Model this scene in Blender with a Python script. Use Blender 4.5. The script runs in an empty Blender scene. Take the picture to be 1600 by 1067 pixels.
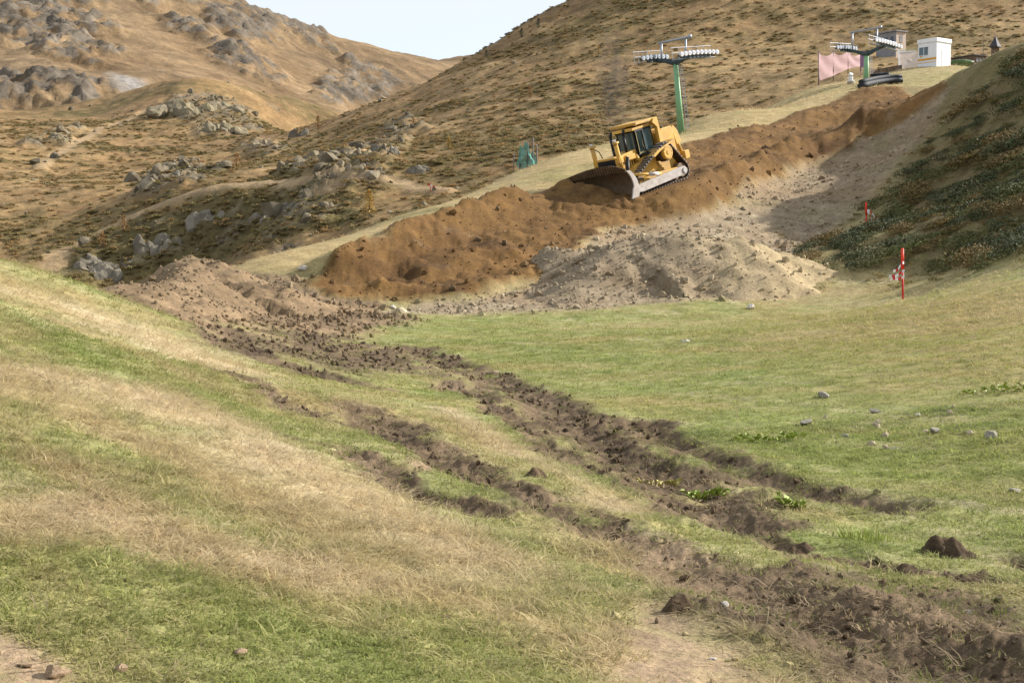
import bpy, math, random
import numpy as np
from mathutils import Vector, Matrix, Euler

# ------------------------------------------------------------------ camera, sky, sun, exposure
SC = bpy.context.scene
COL = SC.collection
R = math.radians
F = 2222.0                      # focal length in photo pixels (50 mm on 36 mm)
PITCH = math.atan(113.5 / F)
EYE = 1.6
cam_d = bpy.data.cameras.new('camera')
cam_d.lens = 50; cam_d.sensor_width = 36; cam_d.clip_end = 20000; cam_d.clip_start = 0.05
cam = bpy.data.objects.new('camera', cam_d); COL.objects.link(cam)
cam.location = (0, 0, EYE); cam.rotation_euler = (math.pi / 2 - PITCH, 0, 0)
SC.camera = cam

SUN_AZ, SUN_EL = 20.0, 30.0     # azimuth from +X towards +Y
w = bpy.data.worlds.new('World'); SC.world = w; w.use_nodes = True
nt = w.node_tree; bg = nt.nodes['Background']
sky = nt.nodes.new('ShaderNodeTexSky'); sky.sky_type = 'NISHITA'; sky.sun_disc = False
sky.sun_elevation = R(SUN_EL); sky.sun_rotation = R(90 - SUN_AZ)
sky.altitude = 1900; sky.air_density = 1.0; sky.dust_density = 5.0; sky.ozone_density = 1.0
# thin bright high haze over the whole sky
tcw = nt.nodes.new('ShaderNodeTexCoord'); mpw = nt.nodes.new('ShaderNodeMapping'); mpw.inputs['Scale'].default_value = (1, 1, 3.5); nzw = nt.nodes.new('ShaderNodeTexNoise'); nzw.inputs['Scale'].default_value = 2.2; nzw.inputs['Detail'].default_value = 4
nt.links.new(tcw.outputs['Generated'], mpw.inputs[0]); nt.links.new(mpw.outputs[0], nzw.inputs['Vector'])
mrw = nt.nodes.new('ShaderNodeMapRange'); mrw.inputs[1].default_value = 0.3; mrw.inputs[2].default_value = 0.7; mrw.inputs[3].default_value = 0.60; mrw.inputs[4].default_value = 0.92
nt.links.new(nzw.outputs[0], mrw.inputs[0]); mxw = nt.nodes.new('ShaderNodeMix'); mxw.data_type = 'RGBA'; mxw.inputs[7].default_value = (3.55, 3.7, 3.85, 1)
nt.links.new(mrw.outputs[0], mxw.inputs[0]); nt.links.new(sky.outputs[0], mxw.inputs[6]); nt.links.new(mxw.outputs[2], bg.inputs[0]); bg.inputs[1].default_value = 0.15
sun_d = bpy.data.lights.new('sun', 'SUN'); sun_d.energy = 4.8; sun_d.angle = R(0.6); sun_d.color = (1, 0.955, 0.885)
sun = bpy.data.objects.new('sun', sun_d); COL.objects.link(sun)
sdir = Vector((math.cos(R(SUN_EL)) * math.cos(R(SUN_AZ)), math.cos(R(SUN_EL)) * math.sin(R(SUN_AZ)), math.sin(R(SUN_EL))))
sun.rotation_euler = (-sdir).to_track_quat('-Z', 'Y').to_euler(); sun.location = (60, 20, 60)
SC.view_settings.view_transform = 'Standard'; SC.view_settings.look = 'None'
SC.view_settings.exposure = 0.8; SC.view_settings.gamma = 1.0
SC.cycles.max_bounces = 5; SC.cycles.diffuse_bounces = 2; SC.cycles.glossy_bounces = 2; SC.cycles.transmission_bounces = 2; SC.cycles.transparent_max_bounces = 6; SC.cycles.volume_bounces = 0; SC.cycles.volume_step_rate = 3

rng = np.random.default_rng(7)
random.seed(7)

# ------------------------------------------------------------------ helpers: projection, noise, splines
def at(px, py, d):
    """world point seen at photo pixel px,py at forward distance d"""
    u = (px - 800) / F; v = (533.5 - py) / F
    dx, dy, dz = u, math.cos(PITCH) + v * math.sin(PITCH), -math.sin(PITCH) + v * math.cos(PITCH)
    k = d / dy
    return (dx * k, d, EYE + dz * k)

_g = np.random.default_rng(3).uniform(0, 2 * np.pi, 1024)
GX, GY = np.cos(_g), np.sin(_g)
def _h(ix, iy, seed):
    h = (ix.astype(np.int64) * 374761393 + iy.astype(np.int64) * 668265263 + seed * 144269504) & 0xffffffff
    h = ((h ^ (h >> 13)) * 1274126177) & 0xffffffff
    return ((h ^ (h >> 16)) & 1023).astype(np.int32)
def perlin(x, y, seed=0):
    ix, iy = np.floor(x), np.floor(y); fx, fy = x - ix, y - iy
    u = fx * fx * fx * (fx * (fx * 6 - 15) + 10); v = fy * fy * fy * (fy * (fy * 6 - 15) + 10)
    def g(a, b):
        h = _h(ix + a, iy + b, seed); return GX[h] * (fx - a) + GY[h] * (fy - b)
    a = g(0, 0); a = a + u * (g(1, 0) - a); b = g(0, 1); b = b + u * (g(1, 1) - b)
    return (a + v * (b - a)) * 1.5
def fbm(x, y, wl, octv=4, seed=0, gain=0.5):
    """fractal noise about -1..1, wl = longest wavelength in metres"""
    s = 0; a = 1.0; n = 0; f = 1.0 / wl
    for o in range(octv):
        s = s + a * perlin(x * f + o * 17.3, y * f - o * 9.1, seed + o); n += a; a *= gain; f *= 2.03
    return s / n
def ridged(x, y, wl, octv=4, seed=0, gain=0.5):
    s = 0; a = 1.0; n = 0; f = 1.0 / wl
    for o in range(octv):
        s = s + a * (1 - 2 * np.abs(perlin(x * f + o * 7.7, y * f + o * 3.3, seed + o))); n += a; a *= gain; f *= 2.1
    return s / n
def sstep(a, b, x):
    t = np.clip((x - a) / (b - a), 0, 1); return t * t * (3 - 2 * t)
def lin(r, g, b):
    f = lambda c: ((c / 255 + 0.055) / 1.055) ** 2.4 if c > 10 else c / 255 / 12.92
    return np.array([f(r), f(g), f(b)])

class TPS:
    def __init__(s, pts, sc, lam=1e-4):
        P = np.array(pts, float); s.sc = sc; s.p = P[:, :2] / sc; n = len(P)
        d = ((s.p[:, None] - s.p[None]) ** 2).sum(-1)
        K = 0.5 * d * np.log(d + 1e-12) + lam * np.eye(n)
        Q = np.c_[np.ones(n), s.p]; A = np.zeros((n + 3, n + 3)); A[:n, :n] = K; A[:n, n:] = Q; A[n:, :n] = Q.T
        s.w = np.linalg.solve(A, np.r_[P[:, 2], 0, 0, 0])
    def __call__(s, x, y):
        x = np.asarray(x, float) / s.sc; y = np.asarray(y, float) / s.sc
        n = len(s.p); z = s.w[n] + s.w[n + 1] * x + s.w[n + 2] * y
        for i in range(n):
            d = (x - s.p[i, 0]) ** 2 + (y - s.p[i, 1]) ** 2
            z = z + s.w[i] * 0.5 * d * np.log(d + 1e-12)
        return z

def hit_on(surf, px, py, y0, y1, n=900):
    Y = np.exp(np.linspace(math.log(y0), math.log(y1), n))
    a = at(px, py, 1.0)
    X = a[0] * Y; Z = EYE + (a[2] - EYE) * Y
    dlt = Z - surf(X, Y)
    k = np.where((dlt[:-1] > 0) & (dlt[1:] <= 0))[0]
    if len(k) == 0:
        k = [int(np.argmin(np.abs(dlt)))]
        return (X[k[0]], Y[k[0]])
    k = k[0]; t = dlt[k] / (dlt[k] - dlt[k + 1])
    return (X[k] + t * (X[k + 1] - X[k]), Y[k] + t * (Y[k + 1] - Y[k]))

def poly_sd(x, y, poly):
    """signed distance to polygon, positive inside"""
    P = np.array(poly); n = len(P); d = np.full(x.shape, 1e18); ins = np.zeros(x.shape, bool)
    for i in range(n):
        a, b = P[i], P[(i + 1) % n]; e = b - a
        wx, wy = x - a[0], y - a[1]; t = np.clip((wx * e[0] + wy * e[1]) / (e @ e + 1e-12), 0, 1)
        d = np.minimum(d, (wx - e[0] * t) ** 2 + (wy - e[1] * t) ** 2)
        c = ((a[1] > y) != (b[1] > y))
        with np.errstate(divide='ignore', invalid='ignore'):
            xc = e[0] * (y - a[1]) / (b[1] - a[1] + 1e-15) + a[0]
        ins ^= c & (x < xc)
    d = np.sqrt(d); return np.where(ins, d, -d)
def line_d(x, y, pl):
    """distance to polyline and position along it 0..1"""
    P = np.array(pl); d = np.full(x.shape, 1e18); s = np.zeros(x.shape); n = len(P) - 1
    for i in range(n):
        a, e = P[i], P[i + 1] - P[i]
        wx, wy = x - a[0], y - a[1]; t = np.clip((wx * e[0] + wy * e[1]) / (e @ e + 1e-12), 0, 1)
        q = (wx - e[0] * t) ** 2 + (wy - e[1] * t) ** 2
        m = q < d; d = np.where(m, q, d); s = np.where(m, (i + t) / n, s)
    return np.sqrt(d), s

# ------------------------------------------------------------------ materials
MATS = {}
def nd(t, typ, **kw):
    n = t.nodes.new(typ)
    for k, v in kw.items(): setattr(n, k, v)
    return n
def mat(name, col, rough=0.7, metal=0.0, var=0.12, scale=3.0, bump=0.0, bscale=20.0, dust=None, dust_amt=0.4, spec=0.3, alpha=1.0, trans=0.0):
    """noise-varied principled material; dust = second colour in patches"""
    m = bpy.data.materials.new(name); m.use_nodes = True; t = m.node_tree; b = t.nodes['Principled BSDF']
    tc = nd(t, 'ShaderNodeTexCoord'); n1 = nd(t, 'ShaderNodeTexNoise'); n1.inputs['Scale'].default_value = scale; n1.inputs['Detail'].default_value = 6
    t.links.new(tc.outputs['Object'], n1.inputs['Vector'])
    mr = nd(t, 'ShaderNodeMapRange'); mr.inputs[1].default_value = 0.3; mr.inputs[2].default_value = 0.7
    mr.inputs[3].default_value = 1 - var; mr.inputs[4].default_value = 1 + var
    t.links.new(n1.outputs[0], mr.inputs[0])
    mx = nd(t, 'ShaderNodeMix', data_type='RGBA', blend_type='MULTIPLY'); mx.inputs[0].default_value = 1
    mx.inputs[6].default_value = (*col, 1); t.links.new(mr.outputs[0], mx.inputs[7]); out = mx.outputs[2]
    if dust is not None:
        n2 = nd(t, 'ShaderNodeTexNoise'); n2.inputs['Scale'].default_value = scale * 0.7; n2.inputs['Detail'].default_value = 8; n2.inputs['Roughness'].default_value = 0.7
        t.links.new(tc.outputs['Object'], n2.inputs['Vector'])
        m2 = nd(t, 'ShaderNodeMapRange'); m2.inputs[1].default_value = 0.42; m2.inputs[2].default_value = 0.68; m2.inputs[3].default_value = 0; m2.inputs[4].default_value = dust_amt
        t.links.new(n2.outputs[0], m2.inputs[0])
        mx2 = nd(t, 'ShaderNodeMix', data_type='RGBA'); t.links.new(m2.outputs[0], mx2.inputs[0]); t.links.new(out, mx2.inputs[6]); mx2.inputs[7].default_value = (*dust, 1); out = mx2.outputs[2]
    t.links.new(out, b.inputs['Base Color'])
    b.inputs['Roughness'].default_value = rough; b.inputs['Metallic'].default_value = metal
    b.inputs['Specular IOR Level'].default_value = spec; b.inputs['Alpha'].default_value = alpha
    if trans: b.inputs['Transmission Weight'].default_value = trans
    if bump:
        n3 = nd(t, 'ShaderNodeTexNoise'); n3.inputs['Scale'].default_value = bscale; n3.inputs['Detail'].default_value = 8
        t.links.new(tc.outputs['Object'], n3.inputs['Vector'])
        bp = nd(t, 'ShaderNodeBump'); bp.inputs['Strength'].default_value = 0.6; bp.inputs['Distance'].default_value = bump
        t.links.new(n3.outputs[0], bp.inputs['Height']); t.links.new(bp.outputs[0], b.inputs['Normal'])
    MATS[name] = m; return m

def terrain_mat(name, scales, bumpd, var=0.35):
    """vertex attribute 'col' is the soil / plant colour; nodes add grain and relief"""
    m = bpy.data.materials.new(name); m.use_nodes = True; t = m.node_tree; b = t.nodes['Principled BSDF']
    at_ = nd(t, 'ShaderNodeAttribute', attribute_name='col')
    geo = nd(t, 'ShaderNodeNewGeometry'); cur = at_.outputs['Color']; hs = None
    for k, sc in enumerate(scales):
        n = nd(t, 'ShaderNodeTexNoise'); n.inputs['Scale'].default_value = sc; n.inputs['Detail'].default_value = 5; n.inputs['Roughness'].default_value = 0.65
        t.links.new(geo.outputs['Position'], n.inputs['Vector'])
        mr = nd(t, 'ShaderNodeMapRange'); mr.inputs[1].default_value = 0.32; mr.inputs[2].default_value = 0.68
        mr.inputs[3].default_value = 1 - var; mr.inputs[4].default_value = 1 + var
        t.links.new(n.outputs[0], mr.inputs[0])
        mx = nd(t, 'ShaderNodeMix', data_type='RGBA', blend_type='MULTIPLY'); mx.inputs[0].default_value = 1
        t.links.new(cur, mx.inputs[6]); t.links.new(mr.outputs[0], mx.inputs[7]); cur = mx.outputs[2]
        bp = nd(t, 'ShaderNodeBump'); bp.inputs['Strength'].default_value = 0.7; bp.inputs['Distance'].default_value = bumpd[k]
        t.links.new(n.outputs[0], bp.inputs['Height'])
        if hs is not None: t.links.new(hs, bp.inputs['Normal'])
        hs = bp.outputs[0]
    t.links.new(cur, b.inputs['Base Color']); t.links.new(hs, b.inputs['Normal'])
    b.inputs['Roughness'].default_value = 0.95; b.inputs['Specular IOR Level'].default_value = 0.1
    MATS[name] = m; return m

def tint_mat(name, rough=0.8, transl=0.0, var=0.25, scale=8, soft=0.0):
    """colour of each piece from its own 'tint' attribute"""
    m = bpy.data.materials.new(name); m.use_nodes = True; t = m.node_tree; b = t.nodes['Principled BSDF']
    a = nd(t, 'ShaderNodeAttribute', attribute_name='tint'); a.attribute_type = 'INSTANCER'
    geo = nd(t, 'ShaderNodeNewGeometry'); n = nd(t, 'ShaderNodeTexNoise'); n.inputs['Scale'].default_value = scale; n.inputs['Detail'].default_value = 4
    t.links.new(geo.outputs['Position'], n.inputs['Vector'])
    mr = nd(t, 'ShaderNodeMapRange'); mr.inputs[1].default_value = 0.3; mr.inputs[2].default_value = 0.7; mr.inputs[3].default_value = 1 - var; mr.inputs[4].default_value = 1 + var
    t.links.new(n.outputs[0], mr.inputs[0])
    mx = nd(t, 'ShaderNodeMix', data_type='RGBA', blend_type='MULTIPLY'); mx.inputs[0].default_value = 1
    t.links.new(a.outputs['Color'], mx.inputs[6]); t.links.new(mr.outputs[0], mx.inputs[7])
    t.links.new(mx.outputs[2], b.inputs['Base Color'])
    b.inputs['Roughness'].default_value = rough; b.inputs['Specular IOR Level'].default_value = 0.15
    if soft:    # soft turf: blades lit mostly like the ground they grow from
        vs = nd(t, 'ShaderNodeVectorMath', operation='MULTIPLY'); vs.inputs[1].default_value = (soft, soft, soft); t.links.new(geo.outputs['Normal'], vs.inputs[0])
        va = nd(t, 'ShaderNodeVectorMath', operation='ADD'); va.inputs[1].default_value = (0, 0, 1); t.links.new(vs.outputs[0], va.inputs[0])
        vn = nd(t, 'ShaderNodeVectorMath', operation='NORMALIZE'); t.links.new(va.outputs[0], vn.inputs[0]); t.links.new(vn.outputs[0], b.inputs['Normal'])
    if transl:
        tr = nd(t, 'ShaderNodeBsdfTranslucent'); ms = nd(t, 'ShaderNodeMixShader'); ms.inputs[0].default_value = transl
        t.links.new(mx.outputs[2], tr.inputs[0]); t.links.new(b.outputs[0], ms.inputs[1]); t.links.new(tr.outputs[0], ms.inputs[2])
        t.links.new(ms.outputs[0], t.nodes['Material Output'].inputs[0])
    MATS[name] = m; return m

terrain_mat('meadow_soil', [1.1, 9.0, 45.0], [0.05, 0.04, 0.014], 0.24)
terrain_mat('hill_soil', [0.09, 0.5, 2.2], [0.5, 0.25, 0.12], 0.28)
terrain_mat('mountain_soil', [0.02, 0.09, 0.4], [2.5, 1.2, 0.5], 0.25)
tint_mat('grass_blade', 0.8, 0.45, 0.2, 6)
tint_mat('stone_grain', 0.9, 0, 0.3, 14)
tint_mat('soil_clod', 0.95, 0, 0.35, 25)
tint_mat('shrub_leaf', 0.7, 0.35, 0.3, 1.5)
tint_mat('far_rock', 0.9, 0, 0.35, 0.6)

# ------------------------------------------------------------------ object helpers
def tag(o, label=None, cat=None, group=None, kind=None):
    if label: o['label'] = label
    if cat: o['category'] = cat
    if group: o['group'] = group
    if kind: o['kind'] = kind
    return o
def empty(name, loc, rz=0, rot=None):
    o = bpy.data.objects.new(name, None); COL.objects.link(o); o.location = loc
    o.rotation_euler = rot if rot else (0, 0, rz); o.empty_display_size = 0.3
    return o
def mesh_np(name, V, quads=None, tris=None, smooth=True):
    me = bpy.data.meshes.new(name); V = np.asarray(V, np.float32)
    me.vertices.add(len(V)); me.vertices.foreach_set('co', V.ravel())
    nq = 0 if quads is None else len(quads); ntr = 0 if tris is None else len(tris)
    idx = []; tot = []
    if nq: idx.append(np.asarray(quads, np.int32).ravel()); tot.append(np.full(nq, 4, np.int32))
    if ntr: idx.append(np.asarray(tris, np.int32).ravel()); tot.append(np.full(ntr, 3, np.int32))
    if idx:
        idx = np.concatenate(idx); tot = np.concatenate(tot)
        me.loops.add(len(idx)); me.loops.foreach_set('vertex_index', idx)
        me.polygons.add(len(tot)); st = np.zeros(len(tot), np.int32); st[1:] = np.cumsum(tot)[:-1]
        me.polygons.foreach_set('loop_start', st); me.polygons.foreach_set('loop_total', tot)
        me.polygons.foreach_set('use_smooth', np.full(len(tot), smooth))
    me.update(calc_edges=True); me.validate(clean_customdata=False)
    return me
def grid_quads(nr, nc):
    i = np.arange((nr - 1) * nc).reshape(nr - 1, nc)[:, :-1].ravel()
    return np.stack([i, i + 1, i + nc + 1, i + nc], 1)
def add_col(me, C, name='col'):
    a = me.attributes.new(name, 'FLOAT_COLOR', 'POINT')
    a.data.foreach_set('color', np.c_[np.clip(C, 0, 1), np.ones(len(C))].astype(np.float32).ravel())
def link(name, me, m=None, parent=None):
    o = bpy.data.objects.new(name, me); COL.objects.link(o)
    if m is not None and not me.materials: me.materials.append(MATS[m] if isinstance(m, str) else m)
    if parent is not None: o.parent = parent
    return o

class MB:
    """collects boxes, bars, prisms; build() links them as one mesh"""
    def __init__(s): s.v = []; s.f = []
    def add(s, vs, fs):
        k = len(s.v); s.v += [tuple(p) for p in vs]; s.f += [tuple(i + k for i in f) for f in fs]; return s
    def box(s, c, d, rot=None):
        hx, hy, hz = d[0] / 2, d[1] / 2, d[2] / 2
        P = [Vector((x, y, z)) for x in (-hx, hx) for y in (-hy, hy) for z in (-hz, hz)]
        if rot is not None:
            Mx = Euler(rot).to_matrix(); P = [Mx @ p for p in P]
        P = [p + Vector(c) for p in P]
        return s.add(P, [(0, 1, 3, 2), (4, 6, 7, 5), (0, 4, 5, 1), (2, 3, 7, 6), (0, 2, 6, 4), (1, 5, 7, 3)])
    def cyl(s, a, b, r0, r1=None, n=12):
        r1 = r0 if r1 is None else r1; a = Vector(a); b = Vector(b); q = (b - a).to_track_quat('Z', 'Y')
        P = []
        for p, r in ((a, r0), (b, r1)):
            for k in range(n):
                t = 2 * math.pi * k / n; P.append(p + q @ Vector((r * math.cos(t), r * math.sin(t), 0)))
        fs = [(k, (k + 1) % n, n + (k + 1) % n, n + k) for k in range(n)] + [tuple(range(n - 1, -1, -1)), tuple(range(n, 2 * n))]
        return s.add(P, fs)
    def bar(s, a, b, wd, ht):
        a = Vector(a); b = Vector(b); q = (b - a).to_track_quat('X', 'Z'); L = (b - a).length; P = []
        for x in (0, L):
            for y in (-wd / 2, wd / 2):
                for z in (-ht / 2, ht / 2): P.append(a + q @ Vector((x, y, z)))
        return s.add(P, [(0, 1, 3, 2), (4, 6, 7, 5), (0, 4, 5, 1), (2, 3, 7, 6), (0, 2, 6, 4), (1, 5, 7, 3)])
    def prism(s, prof, y0, y1):
        """profile in x,z extruded along y"""
        n = len(prof); P = [(x, y0, z) for x, z in prof] + [(x, y1, z) for x, z in prof]
        return s.add(P, [(k, (k + 1) % n, n + (k + 1) % n, n + k) for k in range(n)] + [tuple(range(n - 1, -1, -1)), tuple(range(n, 2 * n))])
    def tube(s, pts, r, n=8):
        pts = [Vector(p) for p in pts]; P = []
        for i, p in enumerate(pts):
            d = pts[min(i + 1, len(pts) - 1)] - pts[max(i - 1, 0)]; q = d.to_track_quat('Z', 'Y')
            for k in range(n):
                t = 2 * math.pi * k / n; P.append(p + q @ Vector((r * math.cos(t), r * math.sin(t), 0)))
        m = len(pts); fs = [(i * n + k, i * n + (k + 1) % n, (i + 1) * n + (k + 1) % n, (i + 1) * n + k) for i in range(m - 1) for k in range(n)]
        return s.add(P, fs + [tuple(range(n - 1, -1, -1)), tuple(range((m - 1) * n, m * n))])
    def mesh(s, name, smooth=False):
        me = bpy.data.meshes.new(name); me.from_pydata(s.v, [], s.f); me.update()
        import bmesh
        bm = bmesh.new(); bm.from_mesh(me); bmesh.ops.recalc_face_normals(bm, faces=bm.faces); bm.to_mesh(me); bm.free()
        if smooth: me.polygons.foreach_set('use_smooth', [len(p.vertices) == 4 for p in me.polygons])
        return me
    def build(s, name, m, parent=None, smooth=False, bevel=0.0):
        o = link(name, s.mesh(name, smooth), m, parent)
        if bevel:
            b = o.modifiers.new('bevel', 'BEVEL'); b.width = bevel; b.segments = 2; b.limit_method = 'ANGLE'; b.angle_limit = R(40)
        return o

def ico(sub=2):
    import bmesh
    bm = bmesh.new(); bmesh.ops.create_icosphere(bm, subdivisions=sub, radius=1.0)
    V = np.array([v.co[:] for v in bm.verts]); T = np.array([[v.index for v in f.verts] for f in bm.faces]); bm.free(); return V, T
ICO = {k: ico(k) for k in (1, 2, 3)}
def rock_geo(seed, sub=2, cuts=12, squash=(1, 1, 0.7), rough=0.05):
    """angular stone: sphere cut by random planes, in metres of unit radius"""
    g = np.random.default_rng(seed); V, T = ICO[sub]; V = V.copy()
    for k in range(cuts):
        n = g.normal(size=3); n /= np.linalg.norm(n); d = g.uniform(0.45, 0.85)
        V -= np.maximum(V @ n - d, 0)[:, None] * n
    V *= 1 + g.normal(0, rough, (len(V), 1)); V *= np.array(squash)
    return V, T

def gn_group(name, nvar):
    """node group: the mesh holds its own small source shapes (var 1..n) and the points (var 0) they are set on"""
    g = bpy.data.node_groups.new(name, 'GeometryNodeTree')
    g.interface.new_socket('Geometry', in_out='INPUT', socket_type='NodeSocketGeometry'); g.interface.new_socket('Geometry', in_out='OUTPUT', socket_type='NodeSocketGeometry')
    N = g.nodes; L = g.links; gi = N.new('NodeGroupInput'); go = N.new('NodeGroupOutput')
    va = N.new('GeometryNodeInputNamedAttribute'); va.data_type = 'INT'; va.inputs[0].default_value = 'var'
    def sep(k):
        c = N.new('FunctionNodeCompare'); c.data_type = 'INT'; c.operation = 'EQUAL'; c.inputs[3].default_value = k
        L.new(va.outputs[0], c.inputs[2]); s = N.new('GeometryNodeSeparateGeometry'); s.domain = 'POINT'
        L.new(gi.outputs[0], s.inputs[0]); L.new(c.outputs[0], s.inputs[1]); return s.outputs[0]
    jn = N.new('GeometryNodeJoinGeometry')
    for k in range(nvar, 0, -1):
        gti = N.new('GeometryNodeGeometryToInstance'); L.new(sep(k), gti.inputs[0]); L.new(gti.outputs[0], jn.inputs[0])
    ip = N.new('GeometryNodeInstanceOnPoints'); L.new(sep(0), ip.inputs['Points']); L.new(jn.outputs[0], ip.inputs['Instance'])
    ip.inputs['Pick Instance'].default_value = True
    def na(nm, ty):
        a = N.new('GeometryNodeInputNamedAttribute'); a.data_type = ty; a.inputs[0].default_value = nm; return a.outputs[0]
    L.new(na('pick', 'INT'), ip.inputs['Instance Index']); L.new(na('rot', 'FLOAT_VECTOR'), ip.inputs['Rotation']); L.new(na('scl', 'FLOAT_VECTOR'), ip.inputs['Scale'])
    L.new(ip.outputs[0], go.inputs[0]); return g
def scatter(name, shapes, P, rot, scl, pick, tint, m, smooth=False):
    """one object made of many copies of a few shapes"""
    Vs = []; Ts = []; var = []; k = 0
    for i, (V, T) in enumerate(shapes):
        Vs.append(V); Ts.append(np.asarray(T) + k); var.append(np.full(len(V), i + 1)); k += len(V)
    n = len(P); Vs.append(P); var.append(np.zeros(n)); V = np.concatenate(Vs); var = np.concatenate(var).astype(np.int32)
    me = mesh_np(name, V, tris=np.concatenate(Ts), smooth=smooth)
    pad = lambda A: np.concatenate([np.zeros((k,) + A.shape[1:]), A])
    a = me.attributes.new('var', 'INT', 'POINT'); a.data.foreach_set('value', var)
    a = me.attributes.new('pick', 'INT', 'POINT'); a.data.foreach_set('value', pad(np.asarray(pick)).astype(np.int32))
    a = me.attributes.new('rot', 'FLOAT_VECTOR', 'POINT'); a.data.foreach_set('vector', pad(np.asarray(rot, float)).astype(np.float32).ravel())
    a = me.attributes.new('scl', 'FLOAT_VECTOR', 'POINT'); a.data.foreach_set('vector', pad(np.asarray(scl, float)).astype(np.float32).ravel())
    add_col(me, pad(np.asarray(tint, float)), 'tint')
    o = link(name, me, m); md = o.modifiers.new('scatter', 'NODES'); md.node_group = gn_group(name, len(shapes))
    return o

# ------------------------------------------------------------------ near ground: meadow, gully, ski piste, bank
NP = [at(*p) for p in [
    (-200, 1067, 4.6), (800, 1067, 5.3), (1600, 1067, 5.9), (0, 850, 6.3), (400, 850, 7.3), (800, 850, 8.8), (1200, 850, 10.2), (1600, 850, 10.2),
    (0, 700, 8.6), (400, 700, 10.8), (700, 700, 15), (1000, 700, 16.6), (1300, 700, 16), (1600, 700, 14.4),
    (0, 550, 14), (200, 560, 16.5), (400, 580, 20.5), (600, 600, 24), (800, 600, 25.5), (1200, 600, 22.5), (1600, 600, 19.5),
    (0, 470, 19.5), (100, 485, 22), (300, 520, 30), (500, 530, 37), (900, 530, 37), (1300, 530, 32), (1600, 515, 28),
    (0, 409, 25), (100, 437, 28.5), (200, 471, 34), (290, 492, 39), (370, 494, 43), (480, 486, 47), (600, 488, 50), (-150, 380, 25), (-400, 360, 24),
    (700, 480, 52), (900, 482, 52), (1100, 472, 53), (1230, 464, 55), (1411, 470, 50), (1600, 427, 43),
    (600, 445, 56), (800, 430, 59), (900, 400, 63), (700, 385, 63), (800, 345, 70), (650, 330, 75), (500, 380, 65), (400, 405, 61),
    (830, 258, 92), (900, 335, 73), (1030, 300, 78), (1000, 330, 74), (1090, 272, 85), (930, 230, 101), (1080, 207, 113), (1090, 186, 130), (1200, 222, 104),
    (1280, 135, 170), (1353, 131, 168), (1320, 168, 132), (1250, 158, 146), (1440, 106, 178), (1500, 104, 182), (1400, 140, 150), (1480, 138, 140),
    (1100, 425, 59), (1280, 382, 69), (1250, 292, 88), (1400, 192, 116), (1150, 322, 79), (1300, 322, 80), (1450, 152, 132),
    (1354, 368, 73), (1480, 412, 56), (1600, 382, 50), (1600, 300, 60), (1500, 300, 69), (1400, 300, 81), (1600, 200, 72), (1500, 200, 94),
    (1600, 130, 80), (1600, 74, 87), (1550, 92, 99), (1500, 110, 116), (1800, 360, 44), (1800, 150, 70), (1800, 10, 82), (2050, -40, 78), (2100, 150, 60),
]] + [(-6, 0, 0.75), (0, 0, 0.02), (6, 0, 0.0), (-8, -10, 1.0), (8, -10, 0.2), (0, 2.5, 0.06),
      (-16, 33, 0.3), (-14, 42, -0.6), (-13, 48, 0.2), (-22, 52, -4), (-25, 70, -7), (-26, 85, -8), (-16, 95, -5), (-8, 112, -1), (2, 128, 3), (12, 152, 8), (26, 192, 16), (38, 210, 22),
      (50, 112, 14), (60, 140, 14), (70, 105, 18), (76, 180, 22), (66, 202, 26), (-40, 40, -3), (-60, 90, -14), (100, 150, 22)]
near_tps = TPS(NP, 30.0, 1e-3)
hit = lambda px, py: hit_on(near_tps, px, py, 4.2, 215)
hits = lambda L: [hit(*p) for p in L]

P_DIRT = hits([(470, 452), (560, 414), (620, 384), (700, 350), (780, 322), (850, 303), (905, 286), (960, 262), (1090, 220), (1250, 174), (1345, 140), (1410, 137), (1478, 139), (1444, 168),
               (1344, 222), (1255, 264), (1115, 334), (1060, 346), (955, 362), (900, 400), (840, 445), (740, 468), (620, 474), (520, 466)])
P_GRAV = hits([(600, 490), (650, 478), (740, 470), (850, 445), (900, 400), (950, 350), (1060, 333), (1120, 312), (1260, 247), (1350, 205), (1450, 160), (1478, 142), (1455, 185), (1400, 250), (1330, 330),
               (1290, 380), (1240, 440), (1100, 470), (900, 483), (700, 492)])
P_FAN = hits([(180, 466), (300, 440), (470, 440), (610, 478), (640, 500), (560, 530), (430, 512), (330, 505)])
P_MUD = hits([(1010, 885), (1080, 872), (1200, 885), (1350, 905), (1500, 925), (1650, 950), (1650, 1090), (1240, 1090), (1150, 1010), (1060, 930)])
P_BARE = hits([(930, 1020), (1030, 950), (1120, 985), (1250, 1085), (880, 1085)])
P_CORNER = hits([(-40, 985), (60, 1000), (110, 1030), (130, 1067), (100, 1090), (-40, 1090)])
P_MIDMUD = hits([(335, 500), (420, 500), (540, 520), (700, 560), (780, 600), (860, 660), (760, 640), (640, 590), (540, 590), (430, 560), (345, 550)])
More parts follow.
